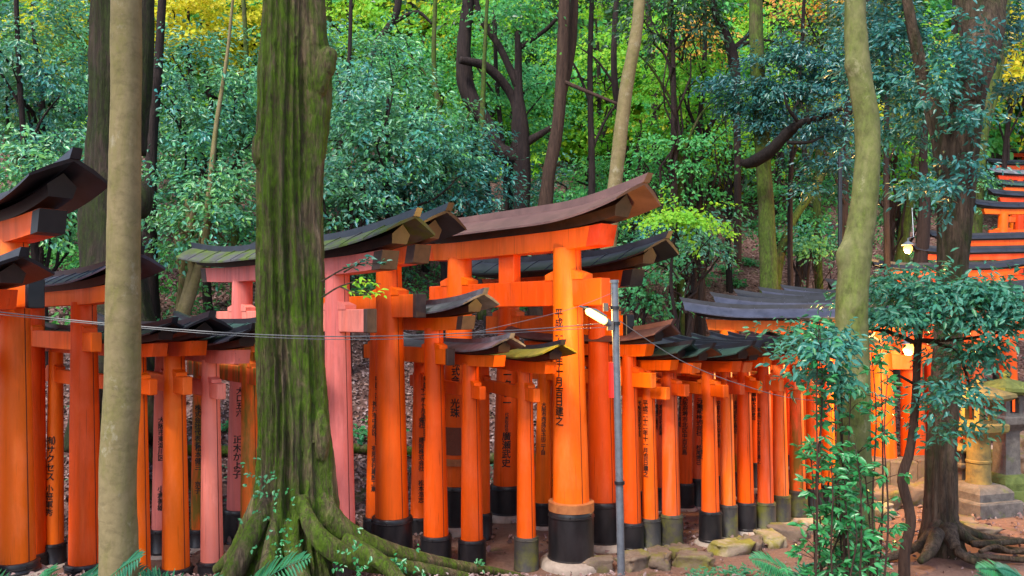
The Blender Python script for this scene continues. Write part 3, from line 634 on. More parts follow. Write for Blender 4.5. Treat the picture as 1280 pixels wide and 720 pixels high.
GT = 'evergreen and maple trees on the hillside'
def tree(label, px, py, D, rx, ry, kind, barkm=None, tr=.07, dens=1.0, seed=0, lean=0, group=GT, depth=None, size=1.0, cat='tree', name=None):
    c = P(px, py, D); a, b = rx/F*D, ry/F*D; dp = depth or min(a, b)*1.0
    bx = c.x+lean; by = D+.2; bz = ter(bx, by)-.1
    root = empty(name or ('maple_tree' if kind in ('maple', 'green', 'yellow', 'rust') else 'evergreen_tree'), (bx, by, bz), label, cat, group)
    mb = MB(); o = Vector((bx, by, bz)); cc = c-o
    rng = random.Random(seed+5)
    topz = cc.z+b*.5
    pts = [(Vector((0, 0, 0)), tr*1.25), (Vector((-lean*.1+rng.uniform(-.1, .1), 0, topz*.35)), tr), (Vector((cc.x*.6+rng.uniform(-.15, .15), cc.y*.4, topz*.7)), tr*.8), (Vector((cc.x, cc.y, topz)), tr*.35)]
    trunkmesh(mb, pts, 10, 6, .08, 0, None, seed)
    for i in range(9):
        t = rng.uniform(.35, .9); p0 = Vector((cc.x*t, cc.y*t*.7, topz*t)); an = rng.uniform(0, 6.28)
        p1 = cc+Vector((math.cos(an)*a*rng.uniform(.5, .95), math.sin(an)*dp*.8, rng.uniform(-.6, .7)*b))
        limb(mb, p0, p1, tr*.45, tr*.1, seed*31+i)
    mb.build('trunk', barkm or BK_DARK, root)
    crown(root, cc, (a, dp, b), kind, dens*(.72 if kind in ('green', 'maple') else 1), seed, size=size)
    return root
T_ = tree
# ---- left and centre evergreens
T_('teal evergreen filling the upper left corner', 40, 90, 13.5, 120, 130, 'teal', seed=1, dens=1.1)
T_('teal evergreen at the left edge above the tall black gate roof', 45, 235, 11.0, 130, 80, 'teal', seed=2, dens=1.0, depth=.8)
T_('teal evergreen between the tan trunk and the big mossy trunk, upper crown', 255, 130, 13.5, 95, 95, 'teal', seed=3, dens=1.1)
T_('teal evergreen low between the tan trunk and the big mossy trunk', 250, 265, 12.3, 95, 85, 'teal', seed=4, dens=.9, depth=.9, barkm=BK_TAN, lean=-.4)
T_('broad blue-teal evergreen right of the big mossy trunk', 485, 165, 12.6, 115, 95, 'teal', seed=5, dens=1.2)
T_('blue-teal evergreen directly above the brown roofed gate', 555, 225, 13.2, 100, 75, 'blue', seed=6, dens=1.1)
T_('dark evergreen low behind the mossy pink gate roof', 430, 240, 12.0, 85, 60, 'teal', seed=7, dens=1.0, depth=.7)
T_('deep green tree in shade behind the tan trunk top', 110, 70, 17, 70, 100, 'green', seed=8)
T_('green tree behind the upper left evergreens', 335, 140, 18, 80, 50, 'green', seed=9)
T_('shaded low tree left behind the pink gates', 130, 330, 13.0, 110, 60, 'green', seed=41, depth=.9)
for i, (q, lb) in enumerate([((60, 300, 15.5), 'behind the leftmost black gate roof'), ((230, 200, 16.5), 'deep between the tan and mossy trunks'), ((330, 300, 15), 'hidden mostly behind the big mossy trunk'), ((470, 280, 15.5), 'deep behind the low dark evergreen'), ((590, 130, 16.5), 'left of the dark forked trunk'), ((690, 290, 16.5), 'behind the right half of the brown roof'), ((800, 260, 18), 'right of the slender tan trunk, low down'), ((420, 110, 15), 'just right of the big mossy trunk top')]):
    T_('dense backing evergreen '+lb, *q, 100, 85, 'teal' if i % 2 else 'green', seed=80+i)
# ---- middle
T_('light green maple with layered sprays above the blue-teal evergreen', 530, 75, 16.5, 100, 62, 'green', seed=10, dens=1.0)
T_('green maple behind the dark forked trunk', 640, 130, 18, 90, 100, 'green', seed=11)
T_('bright lime maple left of the slender tan trunk', 745, 70, 19.5, 90, 90, 'maple', seed=12)
T_('bright lime maple right of the slender tan trunk', 858, 120, 17.5, 82, 75, 'maple', seed=13, dens=1.1)
T_('green maple hanging above the end of the tallest gate', 860, 205, 15.5, 95, 62, 'green', seed=14, dens=1.1)
T_('dark evergreen at the top beside the slender tan trunk', 840, 15, 15, 80, 50, 'dark', seed=15)
T_('green understorey tree behind the brown roof tip', 735, 235, 16, 90, 55, 'green', seed=16)
T_('small yellow-green maple reaching out over the brown roof tip', 850, 272, 11.5, 68, 20, 'maple', seed=17, tr=.03, dens=1.3, depth=.4, size=.75)
T_('teal undergrowth tree behind the dark brown gate roof', 860, 300, 14.5, 75, 42, 'teal', seed=18)
T_('small green tree at the left foot of the mossy straight trunk', 800, 350, 13.0, 55, 45, 'green', seed=19, tr=.03)
# ---- right
T_('green tree behind the leaning thin trunk', 1000, 250, 17, 85, 70, 'green', seed=22)
T_('teal bush left of the lichened trunk above the slate roofs', 1020, 300, 15.5, 50, 24, 'teal', seed=23, tr=.03)
T_('fresh green tree low between lichened and brown trunks', 1130, 215, 18, 75, 75, 'green', seed=25)
T_('yellow maple glimpsed beyond the brown trunk', 1150, 175, 24, 45, 60, 'yellow', seed=26, size=.8)
T_('green tree beyond the top of the climbing gates at the right edge', 1275, 130, 26, 50, 45, 'green', seed=28)
T_('dark evergreen behind the lichened trunk top', 1060, 40, 15, 90, 60, 'dark', seed=29)
T_('lime tree at the top centre right', 975, 60, 18, 70, 70, 'maple', seed=31)
T_('pale teal bush left of the climbing gates', 1228, 235, 20, 18, 22, 'teal', seed=32, tr=.03)
# far yellow and autumn crowns
T_('golden maple glowing at the top left behind the tan trunk', 235, 25, 20.5, 85, 62, 'yellow', seed=33, dens=1.2)
T_('golden maple at the top left of the big mossy trunk', 318, 40, 21.5, 60, 55, 'yellow', seed=34, dens=1.1)
T_('golden-green maple at the top right of the big mossy trunk', 432, 30, 20, 60, 60, 'maple', seed=35)
T_('rust coloured maple far behind at the top right of centre', 885, 45, 21, 40, 40, 'rust', seed=36)
T_('orange maple far behind, left of the lichened trunk top', 1010, 10, 20, 50, 25, 'rust', seed=37)
T_('golden maple at the upper right edge', 1265, 60, 21, 40, 90, 'yellow', seed=38)
T_('lime maple far behind the dark forked trunk', 590, 40, 19, 70, 60, 'maple', seed=39)
T_('sunny lime maple between the forked and reddish trunks', 610, 130, 17.2, 60, 55, 'maple', seed=43)
T_('airy lime maple behind the slender tan trunk', 800, 170, 16.2, 70, 40, 'maple', seed=44, dens=.8)
T_('layered light maple left of the dark crooked trunk', 880, 90, 15.8, 60, 35, 'maple', seed=45, dens=.8)
T_('green maple in the gap left of the brown trunk', 1120, 190, 16.8, 50, 45, 'maple', seed=46, dens=.6)
T_('lime maple far behind the blue bush right of centre', 915, 160, 19.5, 60, 60, 'maple', seed=40)

# distant forest: uncountable mass on the upper slope
def forest():
    rng = np.random.default_rng(99); P3, N3, D3 = [], [], []
    groups = {'green': [], 'maple': [], 'dark': [], 'yellow': []}
    for i in range(420):
        D = rng.uniform(22, 44); px = rng.uniform(-120, 1400); x = (px-640)/F*D
        g = ter(x, D, False); z = g+rng.uniform(.3, 11)*(1 if D > 27 else .45)
        k = rng.choice(['green', 'maple', 'dark', 'yellow'], p=[.42, .26, .22, .10])
        if z > CZ+.34*D and px < 460: k = rng.choice(['yellow', 'maple', 'green'], p=[.5, .3, .2])
        p, nr, ld = crown_pts(rng, (1.9, 1.6, 1.3), 30, 26, .62, .16, .2, .3)
        groups[k].append((p+np.array([x, D, z]), nr, ld))
    return groups
fg = forest()
for k, L_ in fg.items():
    p = np.concatenate([a[0] for a in L_]); nr = np.concatenate([a[1] for a in L_]); ld = np.concatenate([a[2] for a in L_])
    rng = np.random.default_rng(5); n = len(p); ln = rng.uniform(.16, .32, n)
    me = leaves_mesh('distant_foliage', p, nr, ld, ln, ln*.62, LEAF[k]); o = bpy.data.objects.new('distant_foliage', me); C.objects.link(o)
    o['kind'] = 'stuff'; o['label'] = {'green': 'mid green foliage of the far wood', 'maple': 'lime green foliage of the far wood', 'dark': 'dark green foliage of the far wood', 'yellow': 'golden foliage of the far wood'}[k]; o['category'] = 'foliage'

# low undergrowth on the slope
def undergrowth():
    rng = np.random.default_rng(12); A_, B_, D_ = [], [], []
    spots = []
    for i in range(210):
        D = rng.uniform(9.5, 26); px = rng.uniform(-40, 1290); x = (px-640)/F*D; d = D-yfar(x)
        if d < 1.0: continue
        if noise.noise((x*.35, D*.35, 4.4)) < -.02-(.1 if px < 500 else 0) and D < 14: continue
        if 3.0 < x and D < 13.5: continue
        s = rng.uniform(.18, .5)*(1 if D > 12 else .55)
        p, nr, ld = crown_pts(rng, (s*1.4, s*1.2, s*.8), 12, 20, s*.55, .2, .2, .2)
        A_.append(p+np.array([x, D, ter(x, D)+s*.5])); B_.append(nr); D_.append(ld)
    p = np.concatenate(A_); nr = np.concatenate(B_); ld = np.concatenate(D_); n = len(p); ln = rng.uniform(.05, .11, n)
    me = leaves_mesh('undergrowth', p, nr, ld, ln, ln*.5, LEAF['green']); o = bpy.data.objects.new('undergrowth', me); C.objects.link(o)
    o['kind'] = 'stuff'; o['label'] = 'low green undergrowth on the slope'; o['category'] = 'undergrowth'
undergrowth()
def litter():
    rng = np.random.default_rng(3); Ps = []
    def put(n, px0, px1, D0, D1, pw=1.0):
        k = 0
        for _ in range(n):
            D = D0+(D1-D0)*rng.uniform()**pw; px = rng.uniform(px0, px1); x = (px-640)/F*D; d = D-yfar(x)
            pr = 1.0 if d > 0 else (.10 if D > 6.6 else (.8 if x < .8 else .25))
            if rng.uniform() > pr: continue
            Ps.append((x, D, ter(x, D)+rng.uniform(.004, .03)))
    put(42000, -30, 1300, 7.2, 15); put(14000, -30, 1300, 14, 26); put(7000, -30, 1310, 4.2, 7.2); put(5000, 850, 1300, 6.6, 12)
    p = np.array(Ps); n = len(p); nr = rng.normal(size=(n, 3))*.45+np.array([0, -.25, 1]); ld = rng.normal(size=(n, 3)); ln = rng.uniform(.03, .085, n)*np.where(p[:, 1] < 7.2, .5, 1.0)
    me = leaves_mesh('fallen_leaves', p, nr, ld, ln, ln*.6, LITTER, .35); o = bpy.data.objects.new('fallen_leaves', me); C.objects.link(o)
    o['kind'] = 'stuff'; o['label'] = 'brown fallen leaves covering the slope'; o['category'] = 'leaf litter'
litter()

# ------------------------------------------------------------------ named trunks
GN = 'bare trunks rising through the picture'
def pxpts(L_): # (px,py,D,width px)
    return [(P(a, b, D), w/2/F*D) for a, b, D, w in L_]
def big_trunk(name, label, L_, barkm, sides=40, per=14, rough=.06, furrow=.0, extra=None, cat='tree', flare=None, seed=0, top=True, cname='trunk', fk=3.0):
    pts = pxpts(L_); pts = pts[::-1] if pts[0][0].z > pts[-1][0].z else pts
    o = Vector((pts[0][0].x, pts[0][0].y, ter(pts[0][0].x, pts[0][0].y)))
    root = empty(name, o, label, cat)
    mb = MB(); trunkmesh(mb, pts, sides, per, rough, furrow, flare, seed, fk)
    if extra: extra(mb)
    t = mb.build(cname, barkm, root, off=o, ang=None); return root, o
# smooth tan trunk, front left
def ex(mb):
    pass
r_, o_ = big_trunk('smooth_barked_tree', 'straight smooth tan trunk in front of the left gates', [(158, -260, 4.0, 34), (158, -20, 4.0, 36), (157, 150, 4.0, 36), (154, 330, 4.0, 40), (153, 480, 4.0, 42), (147, 600, 4.0, 44), (149, 700, 4.0, 46), (150, 860, 4.0, 60)], BK_TAN, 32, 12, .05, seed=2)
crown(r_, P(158, -330, 4.0)-o_, (1.3, 1.0, .5), 'green', .35, 61)

# big mossy trunk with buttress roots
def bigflare(th, z, q): return 0
mossy = Vector((P(362, 720, 5.0).x, 5.0, ter(P(362, 720, 5.0).x, 5.0)))
root = empty('mossy_cedar_tree', mossy, 'big mossy furrowed trunk with spreading roots in the left foreground', 'tree')
mb = MB()
gz = mossy.z
trunkmesh(mb, [(P(362, 790, 5.0), .42), (P(360, 722, 5.0), .33), (P(362, 670, 5.0), .262), (P(363, 600, 5.0), .228), (P(364, 520, 5.0), .212), (P(360, 400, 5.0), .205), (P(357, 270, 5.0), .19), (P(356, 150, 5.0), .175), (P(358, 20, 5.0), .165), (P(360, -250, 5.0), .16)], 150, 26, .06, .36, None, 1, 4.2)
# fused right-hand stem
trunkmesh(mb, [(P(405, 640, 5.02), .10), (P(398, 540, 5.0), .085), (P(392, 440, 5.0), .075), (P(390, 330, 5.0), .08), (P(389, 220, 5.0), .085), (P(395, 140, 5.0), .095), (P(392, 80, 5.0), .11), (P(388, 0, 5.0), .10), (P(386, -250, 5.0), .09)], 60, 22, .12, .2, None, 7, 3.0)
# knots
for a, b, w, h in ((409, 78, .055, .10), (402, 95, .05, .12), (323, 188, .042, .11), (415, 70, .035, .05), (352, 85, .05, .07), (350, 60, .045, .2), (345, 668, .09, .2), (402, 545, .05, .16)):
    c = P(a, b, 4.93); rings = []
    for i in range(9):
        ph = -math.pi/2+math.pi*i/8; rr = max(.002, math.cos(ph)); rings.append([(c.x+w*rr*math.cos(6.2832*j/16)*(1+.2*noise.noise((j*.5, i*.6, a))), c.y+w*rr*math.sin(6.2832*j/16), c.z+h*math.sin(ph)*(1+.15*noise.noise((j*.7, i, b)))) for j in range(16)])
    mb.loft(rings)
# roots
def rootrun(mb, L_, hug=True, seed=0, sides=18):
    pts = []
    for x, y, r, up in L_: pts.append((Vector((x, y, ter(x, y, False)+up)), r))
    trunkmesh(mb, pts, sides, 12, .16, .12, None, seed, 2.0)
bx, by = mossy.x, 5.0
def rp(px, py, D, r): return (P(px, py, D), r)
for sd, L_ in enumerate([
    [rp(395, 590, 5.0, .04), rp(410, 640, 4.98, .075), rp(440, 672, 5.05, .085), rp(495, 694, 5.3, .075), rp(555, 706, 5.6, .055), rp(615, 714, 5.95, .035), rp(655, 720, 6.2, .015)],
    [rp(376, 620, 4.84, .03), rp(392, 662, 4.76, .06), rp(425, 692, 4.78, .07), rp(475, 706, 4.95, .06), rp(530, 713, 5.15, .048), rp(585, 721, 5.35, .028)],
    [rp(338, 610, 4.86, .03), rp(322, 655, 4.78, .06), rp(304, 692, 4.74, .07), rp(286, 725, 4.7, .065), rp(262, 765, 4.6, .05)],
    [rp(362, 650, 4.84, .04), rp(368, 695, 4.76, .06), rp(378, 728, 4.66, .06), rp(390, 760, 4.5, .05)],
    [rp(332, 600, 5.05, .03), rp(316, 650, 5.1, .07), rp(296, 690, 5.25, .06), rp(272, 712, 5.5, .04)],
    [rp(345, 640, 4.8, .02), rp(338, 690, 4.7, .05), rp(332, 730, 4.6, .05), rp(325, 770, 4.5, .04)],
    [rp(430, 672, 4.9, .04), rp(475, 702, 4.85, .05), rp(500, 725, 4.8, .04), rp(520, 745, 4.7, .03)]]):
    trunkmesh(mb, L_, 26, 14, .12, .10, None, 20+sd, 2.0)
t = mb.build('trunk', BK_MOSS, root, off=mossy, ang=None)
rm = t.modifiers.new('remesh', 'REMESH'); rm.mode = 'VOXEL'; rm.voxel_size = .008; rm.use_smooth_shade = True
crown(root, P(360, -330, 5.0)-mossy, (1.5, 1.2, .5), 'green', .3, 62)
# twig reaching out to the right with yellow-green leaves
def twig(root, o, segs, leafkind, n, ln, seed, name='twig'):
    mb = MB(); rng = np.random.default_rng(seed); pos, nn, dd = [], [], []
    for L_ in segs:
        pts = [P(*q) for q in L_]
        sp = spline([(p, .0045) for p in pts], 6); mb.tube([q[0] for q in sp], [.006-.004*i/len(sp) for i in range(len(sp))], 6)
        for i in range(n):
            t = rng.uniform(.35, 1)*(len(sp)-1); q = sp[int(t)][0]
            pos.append(np.array(q)+rng.normal(size=3)*.012); nn.append(np.array([0, -.35, 1])+rng.normal(size=3)*.3)
            dv = np.array(sp[-1][0]-sp[0][0]); dv /= np.linalg.norm(dv); dd.append(dv+rng.normal(size=3)*.7-np.array([0, 0, .15]))
    tw = mb.build(name, BK_BROWN, root, off=o)
    L2 = rng.uniform(.7, 1.2, len(pos))*ln
    me = leaves_mesh('leaves', np.array(pos)-np.array(o), np.array(nn), np.array(dd), L2, L2*.42, LEAF[leafkind]); lo = bpy.data.objects.new('leaves', me); C.objects.link(lo); lo.parent = tw
twig(root, mossy, [[(402, 372, 4.9), (425, 358, 4.8), (450, 352, 4.7), (476, 355, 4.7)], [(425, 358, 4.8), (450, 368, 4.7), (478, 366, 4.65)]], 'maple', 22, .045, 5)
twig(root, mossy, [[(402, 352, 4.9), (430, 336, 4.85), (455, 330, 4.8), (484, 330, 4.8)], [(430, 340, 4.85), (447, 330, 4.8), (462, 322, 4.8)]], 'near', 20, .04, 6)

# small leaves growing on the mossy roots
def weeds():
    rng = np.random.default_rng(8); pos, nn, dd, ln = [], [], [], []
    for (px, py, D, k, s) in [(335, 620, 4.72, 14, 40), (345, 660, 4.6, 14, 46), (325, 590, 4.75, 8, 30), (455, 700, 4.6, 9, 28), (420, 700, 4.55, 5, 22), (520, 708, 4.9, 6, 25), (600, 702, 5.8, 8, 12), (500, 705, 4.9, 10, 12)]:
        for i in range(k):
            q = P(px+rng.normal()*s*.35, py+rng.normal()*s*.5, D); 
            for j in range(3):
                pos.append(np.array(q)+rng.normal(size=3)*.008); nn.append(np.array([0, -.7, .7])+rng.normal(size=3)*.3); dd.append(rng.normal(size=3)); ln.append(rng.uniform(.018, .035))
    return pos, nn, dd, ln
pos, nn, dd, ln = weeds(); ln = np.array(ln)
me = leaves_mesh('seedling_leaves', np.array(pos)-np.array(mossy), np.array(nn), np.array(dd), ln, ln*.6, LEAF['vivid']); lo = bpy.data.objects.new('seedling_leaves', me); C.objects.link(lo); lo.parent = root

# lichened bent trunk, right foreground
def knot(mb, px, py, D, w, h):
    c = P(px, py, D); rings = []
    for i in range(9):
        ph = -math.pi/2+math.pi*i/8; rr = max(.002, math.cos(ph)); rings.append([(c.x+w*rr*math.cos(6.2832*j/14), c.y+w*rr*math.sin(6.2832*j/14), c.z+h*math.sin(ph)) for j in range(14)])
    mb.loft(rings)
KN = [(P(1056, 80, 4.96), .055, .55), (P(1048, 318, 4.98), .075, .5), (P(1080, 162, 5.0), .045, .18), (P(1072, 163, 4.95), .04, .16), (P(1066, 384, 4.93), .05, .25), (P(1060, 430, 4.93), .05, .2), (P(1086, 240, 4.95), .035, .12), (P(1070, 520, 4.93), .05, .2), (P(1050, 85, 4.92), .02, -.5)]
def lflare(th, z, q): return sum(a*math.exp(-(q-c).length_squared/s**2) for c, s, a in KN)
ex = None
r_, o_ = big_trunk('lichened_tree', 'bent smooth lichen-green trunk in the right foreground', [(1072, -260, 5.0, 24), (1069, -20, 5.0, 25), (1070, 50, 5.0, 27), (1076, 105, 5.0, 28), (1085, 165, 5.0, 29), (1081, 245, 5.0, 31), (1070, 320, 5.0, 36), (1064, 380, 5.0, 38), (1066, 480, 5.0, 40), (1068, 620, 5.0, 44), (1068, 740, 5.0, 56), (1068, 800, 5.0, 62)], BK_GREEN, 48, 22, .07, seed=4, flare=lflare)
crown(r_, P(1072, -330, 5.0)-o_, (1.3, 1.0, .5), 'green', .35, 63)

# rough brown trunk with roots, right
def ex(mb):
    trunkmesh(mb, pxpts([(1188, 225, 7.4, 30), (1174, 165, 7.4, 24), (1160, 118, 7.4, 20), (1146, 60, 7.3, 15), (1132, -10, 7.2, 12), (1125, -80, 7.2, 10)]), 28, 10, .12, .15, None, 3)
    trunkmesh(mb, pxpts([(1205, 130, 7.4, 40), (1225, 60, 7.4, 48), (1238, 0, 7.5, 40), (1262, -60, 7.5, 34)]), 30, 10, .1, .14, None, 4)
    trunkmesh(mb, pxpts([(1222, 60, 7.5, 40), (1215, 10, 7.5, 38), (1196, -60, 7.6, 28)]), 30, 10, .1, .14, None, 5)
    for i, L_ in enumerate([[(1175, 655, 7.3, 20), (1150, 680, 7.2, 13), (1120, 694, 7.1, 12), (1085, 702, 7.0, 6)], [(1190, 655, 7.3, 20), (1215, 676, 7.2, 13), (1250, 686, 7.2, 12), (1295, 690, 7.2, 8)],
                            [(1185, 660, 7.2, 22), (1195, 686, 7.0, 14), (1215, 700, 6.9, 12), (1250, 708, 6.8, 7)], [(1172, 665, 7.1, 18), (1163, 688, 6.9, 16), (1150, 702, 6.8, 8)], [(1195, 660, 7.4, 16), (1230, 672, 7.5, 12), (1270, 676, 7.6, 8), (1310, 680, 7.6, 6)],
                            [(1215, 680, 7.1, 9), (1240, 679, 7.1, 9), (1275, 676, 7.2, 9)], [(1205, 694, 7.0, 7), (1235, 696, 7.0, 7), (1280, 700, 7.0, 7)], [(1225, 690, 7.0, 6), (1245, 683, 7.05, 7), (1265, 690, 7.0, 6), (1290, 684, 7.0, 5)]]):
        trunkmesh(mb, pxpts(L_), 12, 9, .2, .1, None, 40+i)
r_, o_ = big_trunk('brown_barked_tree', 'rough dark brown trunk with exposed roots beside the stone lanterns', [(1216, 90, 7.4, 34), (1202, 180, 7.4, 44), (1195, 260, 7.4, 42), (1190, 340, 7.4, 37), (1183, 450, 7.4, 34), (1177, 560, 7.4, 36), (1176, 640, 7.4, 42), (1177, 680, 7.4, 56), (1178, 720, 7.4, 74)], BK_BROWN, 64, 14, .08, .16, ex, seed=9)
crown(r_, P(1240, -150, 7.5)-o_, (1.7, 1.2, .6), 'blue', .35, 64)

BROWN = (r_, o_)
# dark mossy trunk at left behind gates
def ex(mb):
    trunkmesh(mb, pxpts([(160, 190, 9.0, 44), (176, 90, 9.0, 30), (180, 0, 9.0, 26), (182, -60, 9.0, 24)]), 24, 10, .1, .1, None, 3)
    knot(mb, 176, 250, 9.0, .13, .22); knot(mb, 124, 65, 8.95, .09, .16)
    for i, L_ in enumerate([[(150, 440, 8.4, 40), (140, 520, 8.2, 26), (170, 590, 8.1, 18), (215, 640, 8.0, 12), (250, 680, 7.9, 6)], [(165, 450, 8.4, 40), (190, 520, 8.3, 24), (215, 560, 8.2, 18), (245, 600, 8.1, 12), (270, 650, 8.0, 8)],
                            [(140, 440, 8.4, 40), (122, 520, 8.2, 28), (128, 600, 8.1, 22), (165, 650, 8.0, 16), (205, 690, 7.9, 8)], [(135, 450, 8.4, 30), (118, 560, 8.1, 20), (118, 640, 8.0, 14), (140, 690, 7.9, 8)], [(150, 500, 8.2, 24), (180, 560, 8.1, 16), (222, 590, 8.0, 12), (255, 625, 7.95, 7)], [(125, 480, 8.3, 26), (150, 545, 8.1, 18), (160, 610, 8.0, 16), (190, 655, 7.9, 8)]]):
        trunkmesh(mb, pxpts(L_), 12, 9, .2, .1, None, 60+i)
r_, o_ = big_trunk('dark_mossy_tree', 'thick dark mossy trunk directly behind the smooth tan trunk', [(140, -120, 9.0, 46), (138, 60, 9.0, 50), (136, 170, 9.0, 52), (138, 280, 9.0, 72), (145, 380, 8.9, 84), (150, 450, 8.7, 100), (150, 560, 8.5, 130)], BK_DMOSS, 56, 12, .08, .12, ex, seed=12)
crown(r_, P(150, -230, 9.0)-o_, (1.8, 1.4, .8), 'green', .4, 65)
# slender trunk top right of centre and other background trunks
rngq = random.Random(21)
def bgt(label, L_, barkm, extra=None, seed=0, cat='tree', kind='green', cr=(1.0, .8, .7), name='slender_tree'):
    r_, o_ = big_trunk(name, label, L_, barkm, 20, 8, .08, .05, extra, seed=seed)
    p = pxpts(L_)[0][0]
    if cr: crown(r_, p+Vector((0, 0, cr[2]*.6))-o_, cr, kind, .6, 70+seed)
    return r_, o_
bgt('slender tan trunk rising behind the tip of the tallest gate roof', [(803, -110, 11.0, 14), (798, 20, 11.0, 15), (783, 110, 11.0, 17), (772, 200, 11.0, 18), (760, 320, 11.0, 20), (755, 470, 11.0, 22), (752, 560, 11.0, 26)], BK_TAN, seed=1)
def ex(mb):
    trunkmesh(mb, pxpts([(648, 160, 15, 12), (640, 120, 15, 11), (610, 85, 14.8, 12), (575, 75, 14.6, 9)]), 12, 8, .1, 0, None, 1)
    trunkmesh(mb, pxpts([(652, 200, 15, 20), (622, 185, 15, 18), (612, 160, 15, 18), (585, 115, 15, 22), (580, 60, 15, 18), (590, -40, 15, 12)]), 12, 8, .1, 0, None, 2)
    trunkmesh(mb, pxpts([(648, 110, 15, 10), (625, 60, 15, 9), (600, 20, 15, 8), (590, -30, 15, 7)]), 12, 8, .1, 0, None, 3)
    trunkmesh(mb, pxpts([(650, 60, 15, 6), (690, 30, 15, 5), (715, -10, 15, 4)]), 8, 6, .1, 0, None, 3)
    trunkmesh(mb, pxpts([(655, 180, 15, 12), (680, 165, 15, 8), (705, 150, 15, 4)]), 8, 6, .1, 0, None, 6)
bgt('dark forked twisting trunk behind the blue evergreen', [(648, 40, 15, 9), (648, 110, 15, 11), (650, 160, 15, 22), (653, 230, 15, 22), (648, 300, 15, 22), (648, 350, 15, 26)], BK_DARK, ex, 2)
bgt('reddish straight trunk right of the dark forked one', [(708, -90, 14.5, 12), (704, 50, 14.5, 15), (698, 150, 14.5, 16), (685, 225, 14.5, 17), (676, 320, 14.5, 22), (672, 400, 14.5, 26)], BK_RED, lambda mb: (trunkmesh(mb, pxpts([(700, 130, 14.6, 12), (714, 60, 14.8, 12), (718, 0, 14.8, 10), (722, -60, 15, 8)]), 12, 8, .1, 0, None, 5), trunkmesh(mb, pxpts([(700, 100, 14.5, 6), (728, 112, 14.3, 5), (772, 130, 14.0, 4)]), 8, 6, .1, 0, None, 5)), 3)
def exb(mb):
    trunkmesh(mb, pxpts([(926, 203, 13.3, 9), (940, 203, 13.2, 14), (962, 190, 13, 15), (985, 166, 12.8, 14), (1000, 155, 12.6, 11), (1030, 145, 12.4, 8), (1066, 130, 12.3, 4)]), 12, 8, .2, .1, None, 8)
    trunkmesh(mb, pxpts([(985, 178, 12.8, 5), (1010, 178, 12.6, 4), (1030, 170, 12.6, 2)]), 8, 8, .1, 0, None, 9)
    trunkmesh(mb, pxpts([(1000, 155, 12.6, 5), (985, 135, 12.5, 4), (980, 115, 12.5, 2)]), 8, 8, .1, 0, None, 9)
MSTR = bgt('mossy straight trunk with a dark low branch, right of centre', [(943, -110, 13.6, 15), (945, 20, 13.6, 17), (947, 90, 13.6, 18), (952, 170, 13.6, 19), (957, 250, 13.6, 20), (960, 330, 13.6, 22), (962, 430, 13.6, 26)], BK_MID, None, 4)
BK_BRANCH = bark('black_bark', (.018, .012, .011), (.008, .006, .006), (.03, .04, .01), .7, .85)
mb = MB(); exb(mb); mb.build('branch', BK_BRANCH, MSTR[0], off=MSTR[1], ang=None)
bgt('dark crooked trunk left of the mossy straight trunk', [(890, -90, 15, 10), (893, 10, 15, 9), (908, 45, 15, 12), (918, 80, 15, 14), (920, 130, 15, 10), (922, 200, 15, 9), (922, 330, 15, 10)], BK_DARK, lambda mb: (trunkmesh(mb, pxpts([(918, 60, 15, 7), (940, 35, 15, 5), (950, -20, 15, 4)]), 8, 6, .1, 0, None, 5), trunkmesh(mb, pxpts([(920, 60, 15, 6), (945, 50, 14.8, 4), (970, 52, 14.6, 2)]), 8, 6, .1, 0, None, 5)), 5)
bgt('thin trunk leaning right, left of the lichened trunk', [(1062, 155, 15.6, 8), (1040, 195, 15.6, 9), (1015, 240, 15.6, 10), (992, 275, 15.6, 10), (975, 320, 15.6, 12), (968, 370, 15.6, 14)], BK_MID, None, 6, cr=None)
bgt('mossy thin trunk between the lichened and brown trunks', [(1150, 60, 17, 9), (1146, 150, 17, 9), (1143, 220, 17, 11), (1130, 290, 17, 14), (1128, 340, 17, 18)], BK_MID, None, 7, cr=(.8, .6, .5))
bgt('dark thin trunk close left of the brown trunk', [(1158, 120, 16, 8), (1154, 200, 16, 10), (1156, 260, 16, 14), (1150, 340, 16, 18)], BK_DARK, None, 8, cr=None)
bgt('mossy pale trunk right of the brown trunk', [(1262, -30, 20, 10), (1250, 60, 20, 11), (1235, 130, 20, 12), (1224, 200, 20, 16), (1218, 290, 20, 18), (1215, 400, 20, 20)], BK_MID, lambda mb: trunkmesh(mb, pxpts([(1228, 180, 20, 8), (1245, 120, 20, 6), (1258, 60, 20, 5), (1290, 10, 20, 4)]), 8, 8, .1, 0, None, 5), 9, cr=None)
bgt('dark stout trunk seen over the low left roofs', [(206, -60, 12.5, 9), (198, 80, 12.5, 11), (190, 170, 12.5, 14), (188, 260, 12.5, 16), (186, 330, 12.5, 22), (184, 400, 12.5, 32), (184, 470, 12.5, 40)], BK_DARK, None, 10, cr=None)
bgt('tan leaning twin trunk over the low left roofs', [(296, -60, 12.6, 3), (285, 60, 12.6, 4), (270, 160, 12.4, 6), (262, 240, 12.2, 8), (256, 300, 12.2, 9), (244, 350, 12.2, 12), (228, 400, 12.2, 16), (212, 470, 12.2, 22)], BK_TAN, lambda mb: trunkmesh(mb, pxpts([(222, 410, 12.2, 16), (236, 360, 12.3, 13), (240, 320, 12.4, 10), (234, 250, 12.5, 7)]), 10, 8, .1, 0, None, 5), 11, cr=None)
bgt('distant dark trunk in the golden leaves left of the mossy trunk', [(308, -60, 22, 14), (306, 20, 22, 14), (304, 60, 22, 15), (303, 240, 22, 18)], BK_DARK, None, 12, cr=None)
